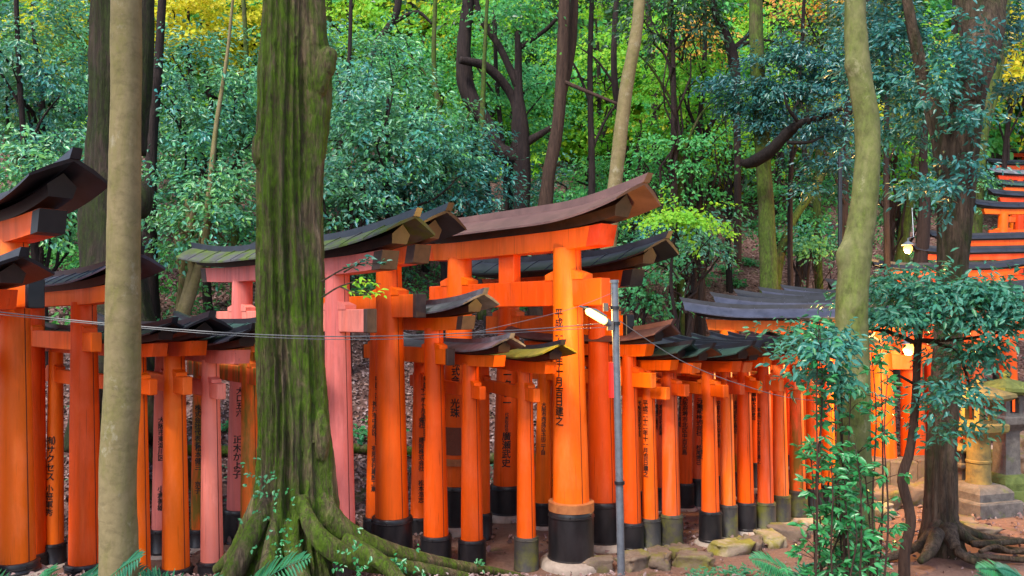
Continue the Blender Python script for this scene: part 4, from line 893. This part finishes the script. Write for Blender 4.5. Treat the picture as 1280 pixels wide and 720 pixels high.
bgt('thin tan trunk above the upturned dark roofs', [(612, -50, 13.9, 4), (606, 60, 13.9, 5), (603, 150, 13.9, 7), (601, 220, 13.9, 8), (602, 280, 13.9, 9), (602, 400, 13.9, 12)], BK_MID, None, 13, cr=None)
bgt('dark leaning branchy trunk at the top left of centre', [(500, -60, 18, 10), (497, 10, 18, 9), (485, 35, 18, 9), (470, 60, 18, 10), (462, 120, 18, 11), (455, 200, 18, 13)], BK_DARK, lambda mb: trunkmesh(mb, pxpts([(490, 30, 18, 5), (520, 15, 18, 5), (540, 30, 18, 3)]), 8, 8, .1, 0, None, 5), 14, cr=None)
bgt('crooked pale thin trunk behind the pillars left', [(205, 480, 9.2, 6), (196, 510, 9.0, 9), (190, 535, 8.9, 10), (180, 560, 8.8, 10)], BK_TAN, None, 15, cr=None)
for i, (px0_, px1_, D, w, wh) in enumerate([(548, 560, 14.6, 8, 'left of the dark forked trunk'), (618, 632, 15.8, 7, 'just behind the dark forked trunk'), (742, 735, 15.2, 9, 'between the reddish and slender tan trunks'), (835, 850, 15.4, 9, 'right of the slender tan trunk'), (880, 872, 16.4, 8, 'left of the dark crooked trunk'), (1008, 990, 14.4, 6, 'right of the mossy straight trunk'), (1035, 1028, 16.2, 9, 'beside the leaning thin trunk'), (1104, 1112, 15.0, 7, 'left of the hanging bulb'), (440, 430, 14.2, 7, 'above the low dark evergreen'), (300, 292, 14.0, 8, 'just left of the big mossy trunk'), (18, 30, 12.6, 8, 'at the far left above the black roof'), (775, 790, 16.8, 10, 'behind the slender tan trunk')]):
    bgt('slim shaded trunk '+wh, [(px0_, -60, D, w*.6), (px0_+rngq.uniform(-8, 8), 90, D, w*.8), (px1_+rngq.uniform(-8, 8), 230, D, w), (px1_, 400-(ter((px1_-640)/F*D, D)-CZ)/D*F+15, D, w*1.4)], BK_DARK if i % 3 else BK_MID, (lambda mb, a=px0_, b=px1_, D=D, w=w: (trunkmesh(mb, pxpts([(b, 200, D, w*.5), (b+22, 150, D, w*.35), (b+45, 120, D-.2, w*.2)]), 7, 6, .1, 0, None, 1), trunkmesh(mb, pxpts([((a+b)/2, 130, D, w*.45), (a-25, 80, D, w*.3), (a-50, 60, D, w*.18)]), 7, 6, .1, 0, None, 1))), 50+i, cr=None)
rngt = random.Random(11)
for i, (px, D) in enumerate([(20, 19), (75, 24), (410, 20), (520, 24), (745, 23), (820, 21), (1010, 23), (1085, 26), (1110, 21), (1190, 24)]):
    ky = ['far left edge', 'upper left evergreens', 'big mossy trunk', 'blue-teal evergreen', 'reddish trunk', 'slender tan trunk', 'leaning thin trunk', 'lichened trunk', 'hanging bulb', 'brown trunk'][i]
    bgt('dim distant trunk in the wood behind the '+ky, [(px+rngt.uniform(-20, 20), -60, D, 7), (px+rngt.uniform(-8, 8), 100, D, 9), (px, 220, D, 10), (px+4, 400-(ter((px-640)/F*D, D)-CZ)/D*F+20, D, 14)], BK_DARK if i % 2 else BK_MID, None, 30+i, cr=None)

# ------------------------------------------------------------------ laurel on the bent thin trunk (near right)
bt = [(1151, 380, 6.3, 9), (1147, 440, 6.3, 9), (1143, 520, 6.3, 10), (1137, 565, 6.3, 11), (1128, 600, 6.3, 12), (1138, 650, 6.3, 12), (1131, 690, 6.3, 13), (1130, 745, 6.3, 15)]
def ex(mb):
    for i, L_ in enumerate([[(1147, 430, 6.3, 6), (1110, 415, 6.2, 5), (1060, 408, 6.1, 4), (1000, 400, 6.0, 2)], [(1150, 400, 6.3, 6), (1185, 385, 6.2, 5), (1235, 380, 6.1, 4), (1290, 372, 6.0, 2)],
                            [(1148, 425, 6.3, 5), (1190, 425, 6.1, 4), (1240, 418, 6.0, 3), (1280, 405, 5.9, 2)], [(1143, 480, 6.3, 4), (1125, 470, 6.2, 3), (1112, 462, 6.1, 2)], [(1148, 425, 6.3, 5), (1195, 440, 6.2, 4), (1215, 490, 6.1, 3), (1235, 525, 6.1, 1.5)]]):
        trunkmesh(mb, pxpts(L_), 8, 6, .1, 0, None, i)
r_, o_ = big_trunk('laurel_tree', 'thin bent brown sapling trunk with glossy laurel leaves beside the right lamp', bt, BK_RED, 16, 10, .08, 0, ex, seed=3)
def leafcloud(root, o, blobs, kind, name, size=1.0, seed=0, flat=.2):
    A_, B_, D_ = [], [], []; rng = np.random.default_rng(seed); mk, spr, per, ln, wd, fl = KIND[kind]
    for px, py, D, rx, ry, k in blobs:
        k = int(k*1.9)
        p, nr, ld = crown_pts(rng, (rx/F*D, .28, ry/F*D), k, per, spr*size, .2, .2, .1)
        A_.append(p+np.array(P(px, py, D)-o)); B_.append(nr); D_.append(ld)
    p = np.concatenate(A_); n = len(p); L2 = ln*size*rng.uniform(.6, 1.25, n)
    me = leaves_mesh(name, p, np.concatenate(B_), np.concatenate(D_), L2, L2*wd/ln, LEAF[mk]); ob = bpy.data.objects.new(name, me); C.objects.link(ob); ob.parent = root; return ob
leafcloud(r_, o_, [(1120, 360, 6.2, 60, 28, 26), (1195, 365, 6.0, 60, 25, 26), (1250, 372, 5.9, 45, 22, 18), (1115, 396, 6.1, 60, 16, 18), (1205, 400, 6.0, 70, 16, 20), (1030, 415, 6.0, 45, 16, 14), (1000, 425, 5.9, 20, 14, 5),
                   (1215, 440, 6.0, 28, 18, 6), (1195, 480, 6.1, 28, 30, 10), (1240, 440, 6.0, 40, 30, 9), (1165, 505, 6.1, 16, 30, 5), (1205, 535, 6.1, 18, 12, 4), (1265, 390, 5.8, 30, 20, 8)], 'near', 'leaves', 1.0, 3)
leafcloud(BROWN[0], BROWN[1], [(1125, 40, 8.2, 70, 45, 26), (1100, 100, 8.4, 55, 35, 22), (1150, 130, 8.0, 45, 35, 16), (1115, 165, 8.4, 45, 20, 12), (1200, 60, 7.1, 40, 45, 9), (1175, 110, 7.0, 30, 40, 7), (1205, 150, 7.0, 26, 22, 5), (1250, 40, 8.0, 40, 40, 10), (1150, 230, 7.2, 24, 14, 4), (1190, 235, 6.9, 22, 16, 4), (1080, 30, 8.6, 40, 40, 14), (1265, 110, 8.4, 24, 30, 5), (1205, 200, 6.9, 18, 12, 3)], 'blue', 'leaves', .75, 17)
leafcloud(MSTR[0], MSTR[1], [(985, 110, 13.3, 70, 34, 34), (1040, 95, 13.2, 45, 40, 26), (930, 130, 13.6, 40, 26, 16), (1010, 165, 13.2, 60, 16, 22), (960, 150, 13.4, 45, 16, 14), (1035, 205, 12.9, 40, 14, 12), (900, 100, 13.6, 25, 20, 8), (1035, 140, 12.4, 25, 12, 6), (985, 70, 13.2, 60, 20, 18), (1015, 235, 13.0, 24, 10, 5)], 'blue', 'leaves', 1.0, 18)
# leafy climbing shrub in front of the lichened trunk
sx = P(1062, 720, 4.5); so = Vector((sx.x, 4.5, ter(sx.x, 4.5)))
root = empty('leafy_shrub', so, 'leafy green shrub of upright stems climbing before the lichened trunk', 'shrub')
mb = MB(); rng = np.random.default_rng(4); pos, nn, dd = [], [], []
for i in range(24):
    px0 = 1066+rng.uniform(-48, 46); top = (rng.uniform(540, 650) if i > 11 else rng.uniform(440, 600)) if i > 5 else rng.uniform(420, 470); px1 = px0+rng.uniform(-14, 14)
    if i in (0, 1): px0, px1, top = 1018, 1024, 400
    if i == 2: px0, px1, top = 1030, 1021, 420
    D = rng.uniform(4.3, 4.75); b = P(px0, 745, D); b.z = min(b.z, ter(b.x, b.y)); t = P(px1, top, D)
    m1 = b.lerp(t, .4)+Vector((rng.uniform(-.03, .03), 0, 0)); m2 = b.lerp(t, .75)+Vector((rng.uniform(-.03, .03), 0, 0))
    sp = spline([(b, .006), (m1, .005), (m2, .004), (t, .0022)], 8); mb.tube([q[0] for q in sp], [q[1] for q in sp], 6)
    k = int((t.z-b.z)/.075)
    for j in range(k):
        f = rng.uniform(.08, 1); q = sp[int(f*(len(sp)-1))][0]; a = rng.uniform(0, 6.28); tl = rng.uniform(.03, .17)*(1.15-f*.6)
        e = Vector((math.cos(a)*tl, math.sin(a)*tl*.8, tl*rng.uniform(.1, .8))); tp = [q, q+e*.5+Vector((0, 0, .008)), q+e]
        mb.tube(tp, [.0025, .002, .0012], 5)
        for m in range(int(rng.integers(4, 8))):
            g = rng.uniform(.45, 1.0); o0 = q+e*g; a2 = a+rng.normal()*1.0
            d_ = np.array([math.cos(a2), math.sin(a2)*.8, rng.uniform(-.5, .35)])
            pos.append(np.array(o0)); dd.append(d_); nn.append(np.array([0, -.6, .9])+rng.normal(size=3)*.45)
mb.build('stem', BK_RED, root, off=so)
n = len(pos); L2 = rng.uniform(.032, .072, n)
me = leaves_mesh('leaves', np.array(pos)-np.array(so), np.array(nn), np.array(dd), L2, L2*.42, LEAF['vivid']); lo = bpy.data.objects.new('leaves', me); C.objects.link(lo); lo.parent = root
leafcloud(root, so, [(1040, 425, 4.6, 26, 14, 9), (1012, 440, 4.5, 24, 16, 7), (1040, 470, 4.6, 26, 20, 8)], 'near', 'upper_leaves', .85, 8)

# ------------------------------------------------------------------ ferns
def fern(label, px, py, D, fronds, seed, grp='ferns at the bottom edge'):
    b = P(px, py, D); b.z = ter(b.x, b.y); root = empty('fern', b, label, 'fern', grp); rng = np.random.default_rng(seed)
    for (ang, ln, lift) in fronds:
        pos, nn, dd, L2 = [], [], [], []; mb = MB(); pts = []
        dx, dy = math.cos(ang), -abs(math.sin(ang))*.4
        for i in range(15):
            t = i/14; pts.append(Vector((dx*ln*t, dy*ln*t, ln*(lift*t-.45*t*t)+.0)))
        mb.tube(pts, [.004-.0025*i/14 for i in range(15)], 5)
        for i in range(2, 30):
            t = i/30; p = pts[min(13, int(t*14))].lerp(pts[min(14, int(t*14)+1)], t*14-int(t*14)); L1 = ln*.30*math.sin(math.pi*min(1, t*.88+.12))**.8
            tg = (pts[min(14, int(t*14)+1)]-pts[int(t*14)]).normalized(); sd = tg.cross(Vector((0, -.5, .85))).normalized()
            for s_ in (-1, 1):
                pos.append(p); dd.append(sd*s_+tg*.55-Vector((0, 0, .12))); nn.append(Vector((0, -.5, .85))+Vector(rng.normal(size=3)*.1)); L2.append(L1)
        fr = mb.build('frond', LEAF['fern'], root); L2 = np.array(L2)
        me = leaves_mesh('leaflets', np.array([tuple(q) for q in pos]), np.array([tuple(q) for q in nn]), np.array([tuple(q) for q in dd]), L2, np.minimum(L2*.2, .011)+.003, LEAF['fern'], .1); lo = bpy.data.objects.new('leaflets', me); C.objects.link(lo); lo.parent = fr
fern('spreading green fern at the bottom left corner under the leftmost post', 38, 735, 4.1, [(.3, .52, 1.15), (2.7, .5, 1.15), (1.2, .5, 1.2), (.05, .62, .95), (2.2, .5, 1.2)], 1)
fern('single arching fern frond left of the tan trunk foot', 78, 745, 4.0, [(.7, .62, 1.2), (.2, .5, 1.0), (2.4, .5, 1.1)], 2)
fern('fern between the tan trunk foot and the mossy roots', 262, 742, 4.1, [(.35, .58, 1.15), (2.8, .5, 1.1), (1.5, .45, 1.2), (.1, .5, .95), (2.2, .5, 1.15)], 3)
fern('fern peeking in at the bottom right corner', 1290, 712, 5.2, [(2.9, .40, .8), (2.5, .35, .9), (3.1, .38, .6)], 4)
fern('small fern at the foot of the leafy shrub', 1000, 745, 5.0, [(2.6, .4, .9), (.5, .4, .9), (1.5, .3, 1.0)], 5)
def patch(px0, px1, D0, D1, n, seed, label):
    rng = np.random.default_rng(seed); pos, nn, dd, L2 = [], [], [], []
    for i in range(n):
        D = rng.uniform(D0, D1); x = (rng.uniform(px0, px1)-640)/F*D; z = ter(x, D)
        for j in range(7):
            a = rng.uniform(0, 6.28); pos.append((x+math.cos(a)*.02, D+math.sin(a)*.02, z+.03+rng.uniform(0, .04))); dd.append((math.cos(a), math.sin(a), rng.uniform(-.2, .5))); nn.append((0, -.4, 1)); L2.append(rng.uniform(.03, .06))
    L2 = np.array(L2); me = leaves_mesh('ground_cover', np.array(pos), np.array(nn), np.array(dd), L2, L2*.35, LEAF['fern']); o = bpy.data.objects.new('ground_cover', me); C.objects.link(o); o['kind'] = 'stuff'; o['label'] = label; o['category'] = 'ground cover'
patch(855, 1010, 6.3, 6.75, 70, 3, 'low green seedlings along the bottom of the dirt')
patch(-20, 300, 7.6, 10.5, 90, 4, 'low green ferny cover behind the left gates')
patch(500, 760, 9.6, 10.4, 60, 5, 'low green cover along the log edging')

# ------------------------------------------------------------------ logs, rocks, path edge
GL = 'mossy logs edging the slope'
for i, (lab, a, b) in enumerate([('mossy log edging the slope behind the small pink gate', (195, 562, 9.3), (300, 556, 9.6)), ('mossy log edging the slope between the two central dark sleeves', (440, 560, 10.1), (575, 560, 10.3)), ('mossy log edging the slope left of the tallest gate', (600, 560, 10.3), (730, 558, 10.5))]):
    p0, p1 = P(*a), P(*b); p0.z = ter(p0.x, p0.y)+.05; p1.z = ter(p1.x, p1.y)+.05; mb = MB(); trunkmesh(mb, [(p0, .07), (p0.lerp(p1, .5), .075), (p1, .06)], 14, 8, .15, .1, None, i)
    tag(mb.build('log', BK_MOSS, off=p0, loc=p0), lab, 'log', GL)
def rock(mb, c, s, seed, rot=0, n=(36, 20)):
    rings = []
    for i in range(n[1]+1):
        ph = -math.pi/2+math.pi*i/n[1]; rg = []
        for j in range(n[0]):
            th = 6.2832*j/n[0]; v = Vector((math.cos(ph)*math.cos(th), math.cos(ph)*math.sin(th), math.sin(ph)))
            e = .34; v = Vector([math.copysign(abs(q)**e, q) for q in v])
            k = 1+.38*noise.noise(v*1.3+Vector((seed, 0, 0)))+.14*noise.noise(v*3+Vector((0, seed, 0)))+.05*noise.noise(v*9+Vector((0, seed, 3))); v = v*k
            x, y = v.x*s[0], v.y*s[1]; rg.append((c[0]+x*math.cos(rot)-y*math.sin(rot), c[1]+x*math.sin(rot)+y*math.cos(rot), c[2]+v.z*s[2]))
        rings.append(rg)
    mb.loft(rings)
GR = 'rocks edging the path under the gates'
rocks = [(748, 704, 'the lamp pole foot, on its left', ROCK), (795, 700, 'the post right of the lamp pole', ROCK), (822, 696, 'the dated slim post', ROCK), (850, 690, 'the worn post with mossy sleeve', ROCK), (868, 700, 'the clear cream footing, leftward', ROCK),
         (915, 683, 'the second small gate post', STONEMOSS), (938, 678, 'the third small gate post', ROCK), (962, 672, 'the fourth small gate post', STONEMOSS), (985, 663, 'the fifth small gate post', ROCK), (1008, 656, 'the sixth small gate post', STONEMOSS), (1030, 648, 'the seventh small gate post', ROCK), (1050, 642, 'the eighth small gate post', ROCK)]
for i, (px, py, w, m_) in enumerate(rocks):
    D = 2150/(py-400+8); c = P(px, py, D); c.z = ter(c.x, c.y)+.03; mb = MB(); rock(mb, (0, 0, 0), (.13+.03*(i % 3), .10, .075), i*3.3, i*.7)
    tag(mb.build('edge_rock', m_, loc=c, ang=None), 'rough path-edge rock below '+w, 'rock', GR)
for lab, px, py, s, m_ in (('flat stone slab lying left before the yellow lantern', 1206, 650, (.15, .1, .05), ROCK), ('flat stone slab lying before the yellow lantern base', 1224, 660, (.16, .09, .05), ROCK),
                       ('round boulder at the right edge beside the grey lantern', 1275, 590, (.35, .3, .22), ROCK), ('rounded boulder at the right edge above the mossy lantern base', 1290, 545, (.4, .3, .35), ROCK), ('pale boulder between the two lanterns', 1243, 580, (.12, .1, .2), STONE),
                       ('yellow-lit rock beside the sapling foot', 1108, 628, (.22, .15, .14), ROCK), ('yellow-lit rock left of the rough brown trunk', 1145, 622, (.2, .15, .16), ROCK), ('mossy rock right of the leafy shrub', 1090, 640, (.2, .15, .1), STONEMOSS)):
    D = min(2150/(py-400+6), 11.5); c = P(px, py, D); c.z = ter(c.x, c.y)+s[2]*.5; mb = MB(); rock(mb, (0, 0, 0), s, px, px*.1)
    tag(mb.build('boulder', m_, loc=c, ang=None), lab, 'rock', 'loose stones at right')
# stone plinth under the broad gates
c0 = P(1075, 600, 9.9); c0.z = ter(c0.x, c0.y)
plroot = empty('stone_plinth', c0, 'low dressed stone plinth under the broad gates', 'plinth')
for i in range(6):
    mb = MB(); x = i*.34-.3; hh = .34+.02*(i % 2)
    prof = [(-.0, -.1), (0, hh-.02), (.02, hh)]
    vs = []
    for z, ins in ((-.15, 0), (hh-.02, 0), (hh, .02)):
        vs.append([(x+ins, ins, z), (x+.33-ins, ins-.02*i*0, z), (x+.33-ins, .32-ins, z), (x+ins, .32-ins, z)])
    mb.loft(vs); mb.build('plinth_block', ROCK, plroot, smooth=False)

# ------------------------------------------------------------------ stone lanterns
def lantern(label, px, D, ybot, ytop, rx, m_post, m_roof, m_base, rot=.35, round_=False):
    b = P(px, 0, D); gz_ = ter(b.x, b.y); b.z = gz_; H = (CZ+(400-ytop)/F*D)-gz_; s = rx/F*D
    root = empty('stone_lantern', b, label, 'lantern', 'stone lanterns at right')
    q = lambda *pr: [(s*a, H*z) for a, z in pr]
    mb = MB(); mb.lathe(q((1.25, -.08), (1.25, .10), (1.2, .115)), n=4, sq=True, rot=rot); mb.lathe(q((1.0, .11), (1.0, .17), (.92, .19), (.72, .22), (.62, .225)), sq=True, rot=rot); mb.build('base', m_base, root, ang=.5)
    mb = MB()
    if round_: mb.lathe(q((.56, .22), (.52, .25), (.50, .38), (.54, .385), (.54, .40), (.50, .405), (.50, .55), (.55, .575)), n=24)
    else: mb.lathe(q((.46, .22), (.43, .25), (.40, .55), (.45, .575)), sq=True, rot=rot)
    mb.build('shaft', m_post, root, ang=.5)
    mb = MB(); mb.lathe(q((.5, .575), (.85, .63), (.88, .65), (.88, .68), (.82, .69)), sq=True, rot=rot); mb.build('platform', m_post, root, ang=.5)
    mb = MB()
    hw = .52*s; z0, z1 = .69*H, .85*H; th = .13*s
    for sx_, sy_ in ((-1, -1), (1, -1), (1, 1), (-1, 1)):
        c = (sx_*(hw-th), sy_*(hw-th)); cc = (c[0]*math.cos(rot)-c[1]*math.sin(rot), c[0]*math.sin(rot)+c[1]*math.cos(rot))
        mb.lathe([(th, z0), (th, z1)], (*cc, 0), sq=True, rot=rot)
    mb.lathe([(hw-.004, z0), (hw-.004, z0+.02*H)], sq=True, rot=rot); mb.lathe([(hw-.004, z1-.02*H), (hw-.004, z1)], sq=True, rot=rot)
    mb.lathe([(hw*.35, z0), (hw*.35, z1)], sq=True, rot=rot, mi=1)  # added black core standing in for the dark of the hollow box
    mb.build('fire_box', [m_post, BLACK], root, ang=.5)
    mb = MB(); rings = []
    for rr, z in ((.45, .85), (1.05, .862), (1.18, .885), (1.16, .91), (.8, .94), (.45, .965), (.25, .975)):
        rg = []
        for i in range(24):
            th_ = 6.2832*i/24; k = 1/max(abs(math.cos(th_)), abs(math.sin(th_))); k = 1+(k-1)*.75
            a, c = rr*s*k*math.cos(th_), rr*s*k*math.sin(th_); lift = .02*H*(k-1)*2*(1 if rr > 1 else 0)
            rg.append((a*math.cos(rot)-c*math.sin(rot), a*math.sin(rot)+c*math.cos(rot), z*H+lift+.006*noise.noise((a*9, c*9, z))))
        rings.append(rg)
    mb.loft(rings); mb.build('roof_cap', m_roof, root, ang=.6)
    mb = MB(); mb.lathe(q((.2, .965), (.24, .975), (.16, .985), (.22, 1.0), (.2, 1.02), (.05, 1.045)), n=16); mb.build('finial', m_roof, root)
lantern('yellow lichen-covered stone lantern right of the rough brown trunk', 1223, 9.0, 640, 478, 27, YELSTONE, YELSTONE, GREYSTONE, .3, True)
lantern('grey stone lantern with mossy cap and base nearest the right edge', 1258, 9.5, 630, 470, 25, GREYSTONE, MOSSTONE, MOSSTONE, .2)
lantern('small low stone lantern half hidden by the rough brown trunk', 1203, 9.2, 640, 552, 15, GREYSTONE, YELSTONE, GREYSTONE, .2)

# ------------------------------------------------------------------ lamp pole, lamps, cables
pb = P(775, 0, 5.9); pb.z = ter(pb.x, pb.y)
root = empty('lamp_pole', pb, 'slim galvanised steel pole carrying a lit tube lamp by the tallest gate', 'lamp pole')
pt = P(768, 352, 5.9)-pb; bot = Vector((P(778, 720, 5.9).x-pb.x, 0, 0))
mb = MB(); mb.tube([bot-Vector((0, 0, .3)), bot.lerp(pt, .5), pt], [.029, .028, .027], 20); mb.tube([pt-Vector((0, 0, .01)), pt+Vector((0, 0, .012))], [.033, .033], 20)
mb.build('pole', STEEL, root)
mb = MB()
for t_ in (.35, .865, .915): 
    c = bot.lerp(pt, t_); mb.tube([c-Vector((0, 0, .012)), c+Vector((0, 0, .012))], [.038, .038], 16)
mb.build('clamp_band', BLACK, root)
c = P(764, 407, 5.9)-pb; mb = MB(); mb.lathe([(.022, -.035), (.022, .035)], c+Vector((-.01, -.03, 0)), sq=True); mb.lathe([(.018, -.03), (.018, .03)], (P(757, 384, 5.9)-pb+Vector((0, 0, .2))*0), sq=True); mb.build('junction_box', GREYSTONE, root, smooth=False)
mb = MB(); c = P(766, 475, 5.92)-pb; mb.lathe([(.030, -.13), (.030, .13)], c, n=12); mb.build('red_strip', REDTAPE, root)
# tube lamp fixture
a, b = P(733, 388, 5.75)-pb, P(757, 402, 5.85)-pb
lampo = bpy.data.objects.new('lamp_head', None)
mb = MB(); ax = (b-a).normalized(); mb.tube([a, a.lerp(b, .1), a.lerp(b, .9), b], [.012, .026, .028, .02], 16); gl = mb.build('glowing_tube', GLOWTUBE, root)
mb = MB(); mb.tube([b-ax*.005, b+ax*.05], [.030, .026], 16); mb.tube([b+ax*.04, P(765, 404, 5.9)-pb], [.009, .009], 8)
mb.tube([a+Vector((-.05, 0, .03)), a.lerp(b, .5)+Vector((0, 0, .04)), b+Vector((.0, 0, .035))], [.006, .012, .014], 8); mb.build('lamp_housing', STEEL, root)
def light(name, loc, col, e, size=.06):
    l = bpy.data.lights.new(name, 'POINT'); l.color = col; l.energy = e; l.shadow_soft_size = size; o = bpy.data.objects.new(name, l); o.location = loc; C.objects.link(o); return o
light('tube_lamp_light', P(728, 402, 6.15), (1, .56, .14), 24, .10)
def bulb(label, px, py, D, r, e, toward):
    c = P(px, py, D); root = empty('bulb_lamp', c, label, 'lamp')
    mb = MB(); mb.lathe([(.001, -r*1.2), (r*.6, -r), (r, -.2*r), (r, .3*r), (r*.5, r), (.02, r*1.2)], n=16); mb.build('bulb', GLOWBULB, root)
    mb = MB(); mb.lathe([(r*1.5, r*.9), (r*1.1, r*1.3), (r*.5, r*1.7), (.012, r*1.9), (.012, r*2.6)], n=16); mb.build('shade', STEEL, root)
    mb = MB(); mb.tube([Vector((0, 0, r*2.5)), Vector((.12, .05, r*3)), Vector(toward)-c], [.008, .008, .008], 6); mb.build('bracket', STEEL, root)
    light('bulb_light', c+Vector((-.05, .0, -.16)), (1, .55, .16), e, .07)
bulb('small lit warm lamp beside the bent sapling at right', 1136, 436, 8.8, .06, 135, P(1160, 430, 9.0))
bulb('lit warm bulb hanging above the laurel leaves before the climbing gates', 1135, 311, 13.6, .07, 130, P(1140, 260, 13.9))
# lamp post for the hanging bulb (thin dark post)
p0 = P(1050, 195, 12.0); g = Vector((p0.x, 12.0, ter(p0.x, 12.0)-.1)); mb = MB(); mb.tube([g, p0], [.035, .03], 12); mb.tube([p0+Vector((-.05, 0, -.1)), p0+Vector((.05, 0, -.1))], [.02, .02], 8)
tag(mb.build('dark_post', BLACK, off=g, loc=g), 'thin dark post left of the lichened trunk', 'post')
def cable(label, pts, r=.004, sag=0):
    sp = spline([(P(*q), r) for q in pts], 12); mb = MB(); mb.tube([q[0] for q in sp], r, 6); o = sp[0][0]
    tag(mb.build('cable', CABLE, off=o, loc=o), label, 'cable', 'overhead cables on the lamp pole')
cable('upper cable sagging from the left edge across the mossy trunk to the lamp pole', [(-60, 383, 4.6), (120, 403, 4.6), (320, 418, 4.6), (480, 420, 4.9), (640, 413, 5.4), (757, 404, 5.85)], .0036)
cable('lower thin cable running just beneath the upper one', [(-60, 387, 4.58), (120, 405, 4.58), (320, 421, 4.58), (480, 424, 4.88), (640, 416, 5.38), (757, 409, 5.83)], .0022)
cable('thin slack cable rising to the top of the lamp pole', [(590, 416, 5.4), (660, 400, 5.5), (720, 384, 5.7), (766, 366, 5.88)], .002)
cable('cable running down right from the lamp pole towards the small gates', [(770, 398, 5.9), (850, 450, 6.0), (930, 482, 6.1), (1010, 500, 6.2), (1130, 498, 6.25)], .003)

# ------------------------------------------------------------------ camera, sky, sun
cam = bpy.data.cameras.new('camera'); cam.lens = 28.125; cam.sensor_width = 36; cam.shift_y = 40/1280; cam.clip_end = 500
co = bpy.data.objects.new('camera', cam); co.location = (0, 0, CZ); co.rotation_euler = (math.pi/2, 0, 0); C.objects.link(co); bpy.context.scene.camera = co
EL, AZ = math.radians(52), math.radians(-150)   # azimuth from +Y clockwise
wd_ = bpy.data.worlds.new('World'); bpy.context.scene.world = wd_; wd_.use_nodes = True; nt = wd_.node_tree
sk = nt.nodes.new('ShaderNodeTexSky'); sk.sky_type = 'NISHITA'; sk.sun_disc = False; sk.sun_elevation = EL; sk.sun_rotation = AZ
sk.air_density = 1.0; sk.dust_density = 2.0
nt.links.new(sk.outputs[0], nt.nodes['Background'].inputs[0]); nt.nodes['Background'].inputs[1].default_value = .15
sl = bpy.data.lights.new('sun', 'SUN'); sl.energy = 2.0; sl.angle = math.radians(10); sl.color = (1, .95, .86)
so_ = bpy.data.objects.new('sun', sl); C.objects.link(so_)
dirv = Vector((math.sin(AZ)*math.cos(EL), math.cos(AZ)*math.cos(EL), math.sin(EL)))
so_.rotation_euler = (-dirv).to_track_quat('-Z', 'Y').to_euler()
vs = bpy.context.scene.view_settings; vs.view_transform = 'Standard'; vs.look = 'None'; vs.gamma = 1; vs.exposure = 1.2
bpy.context.scene.cycles.max_bounces = 6
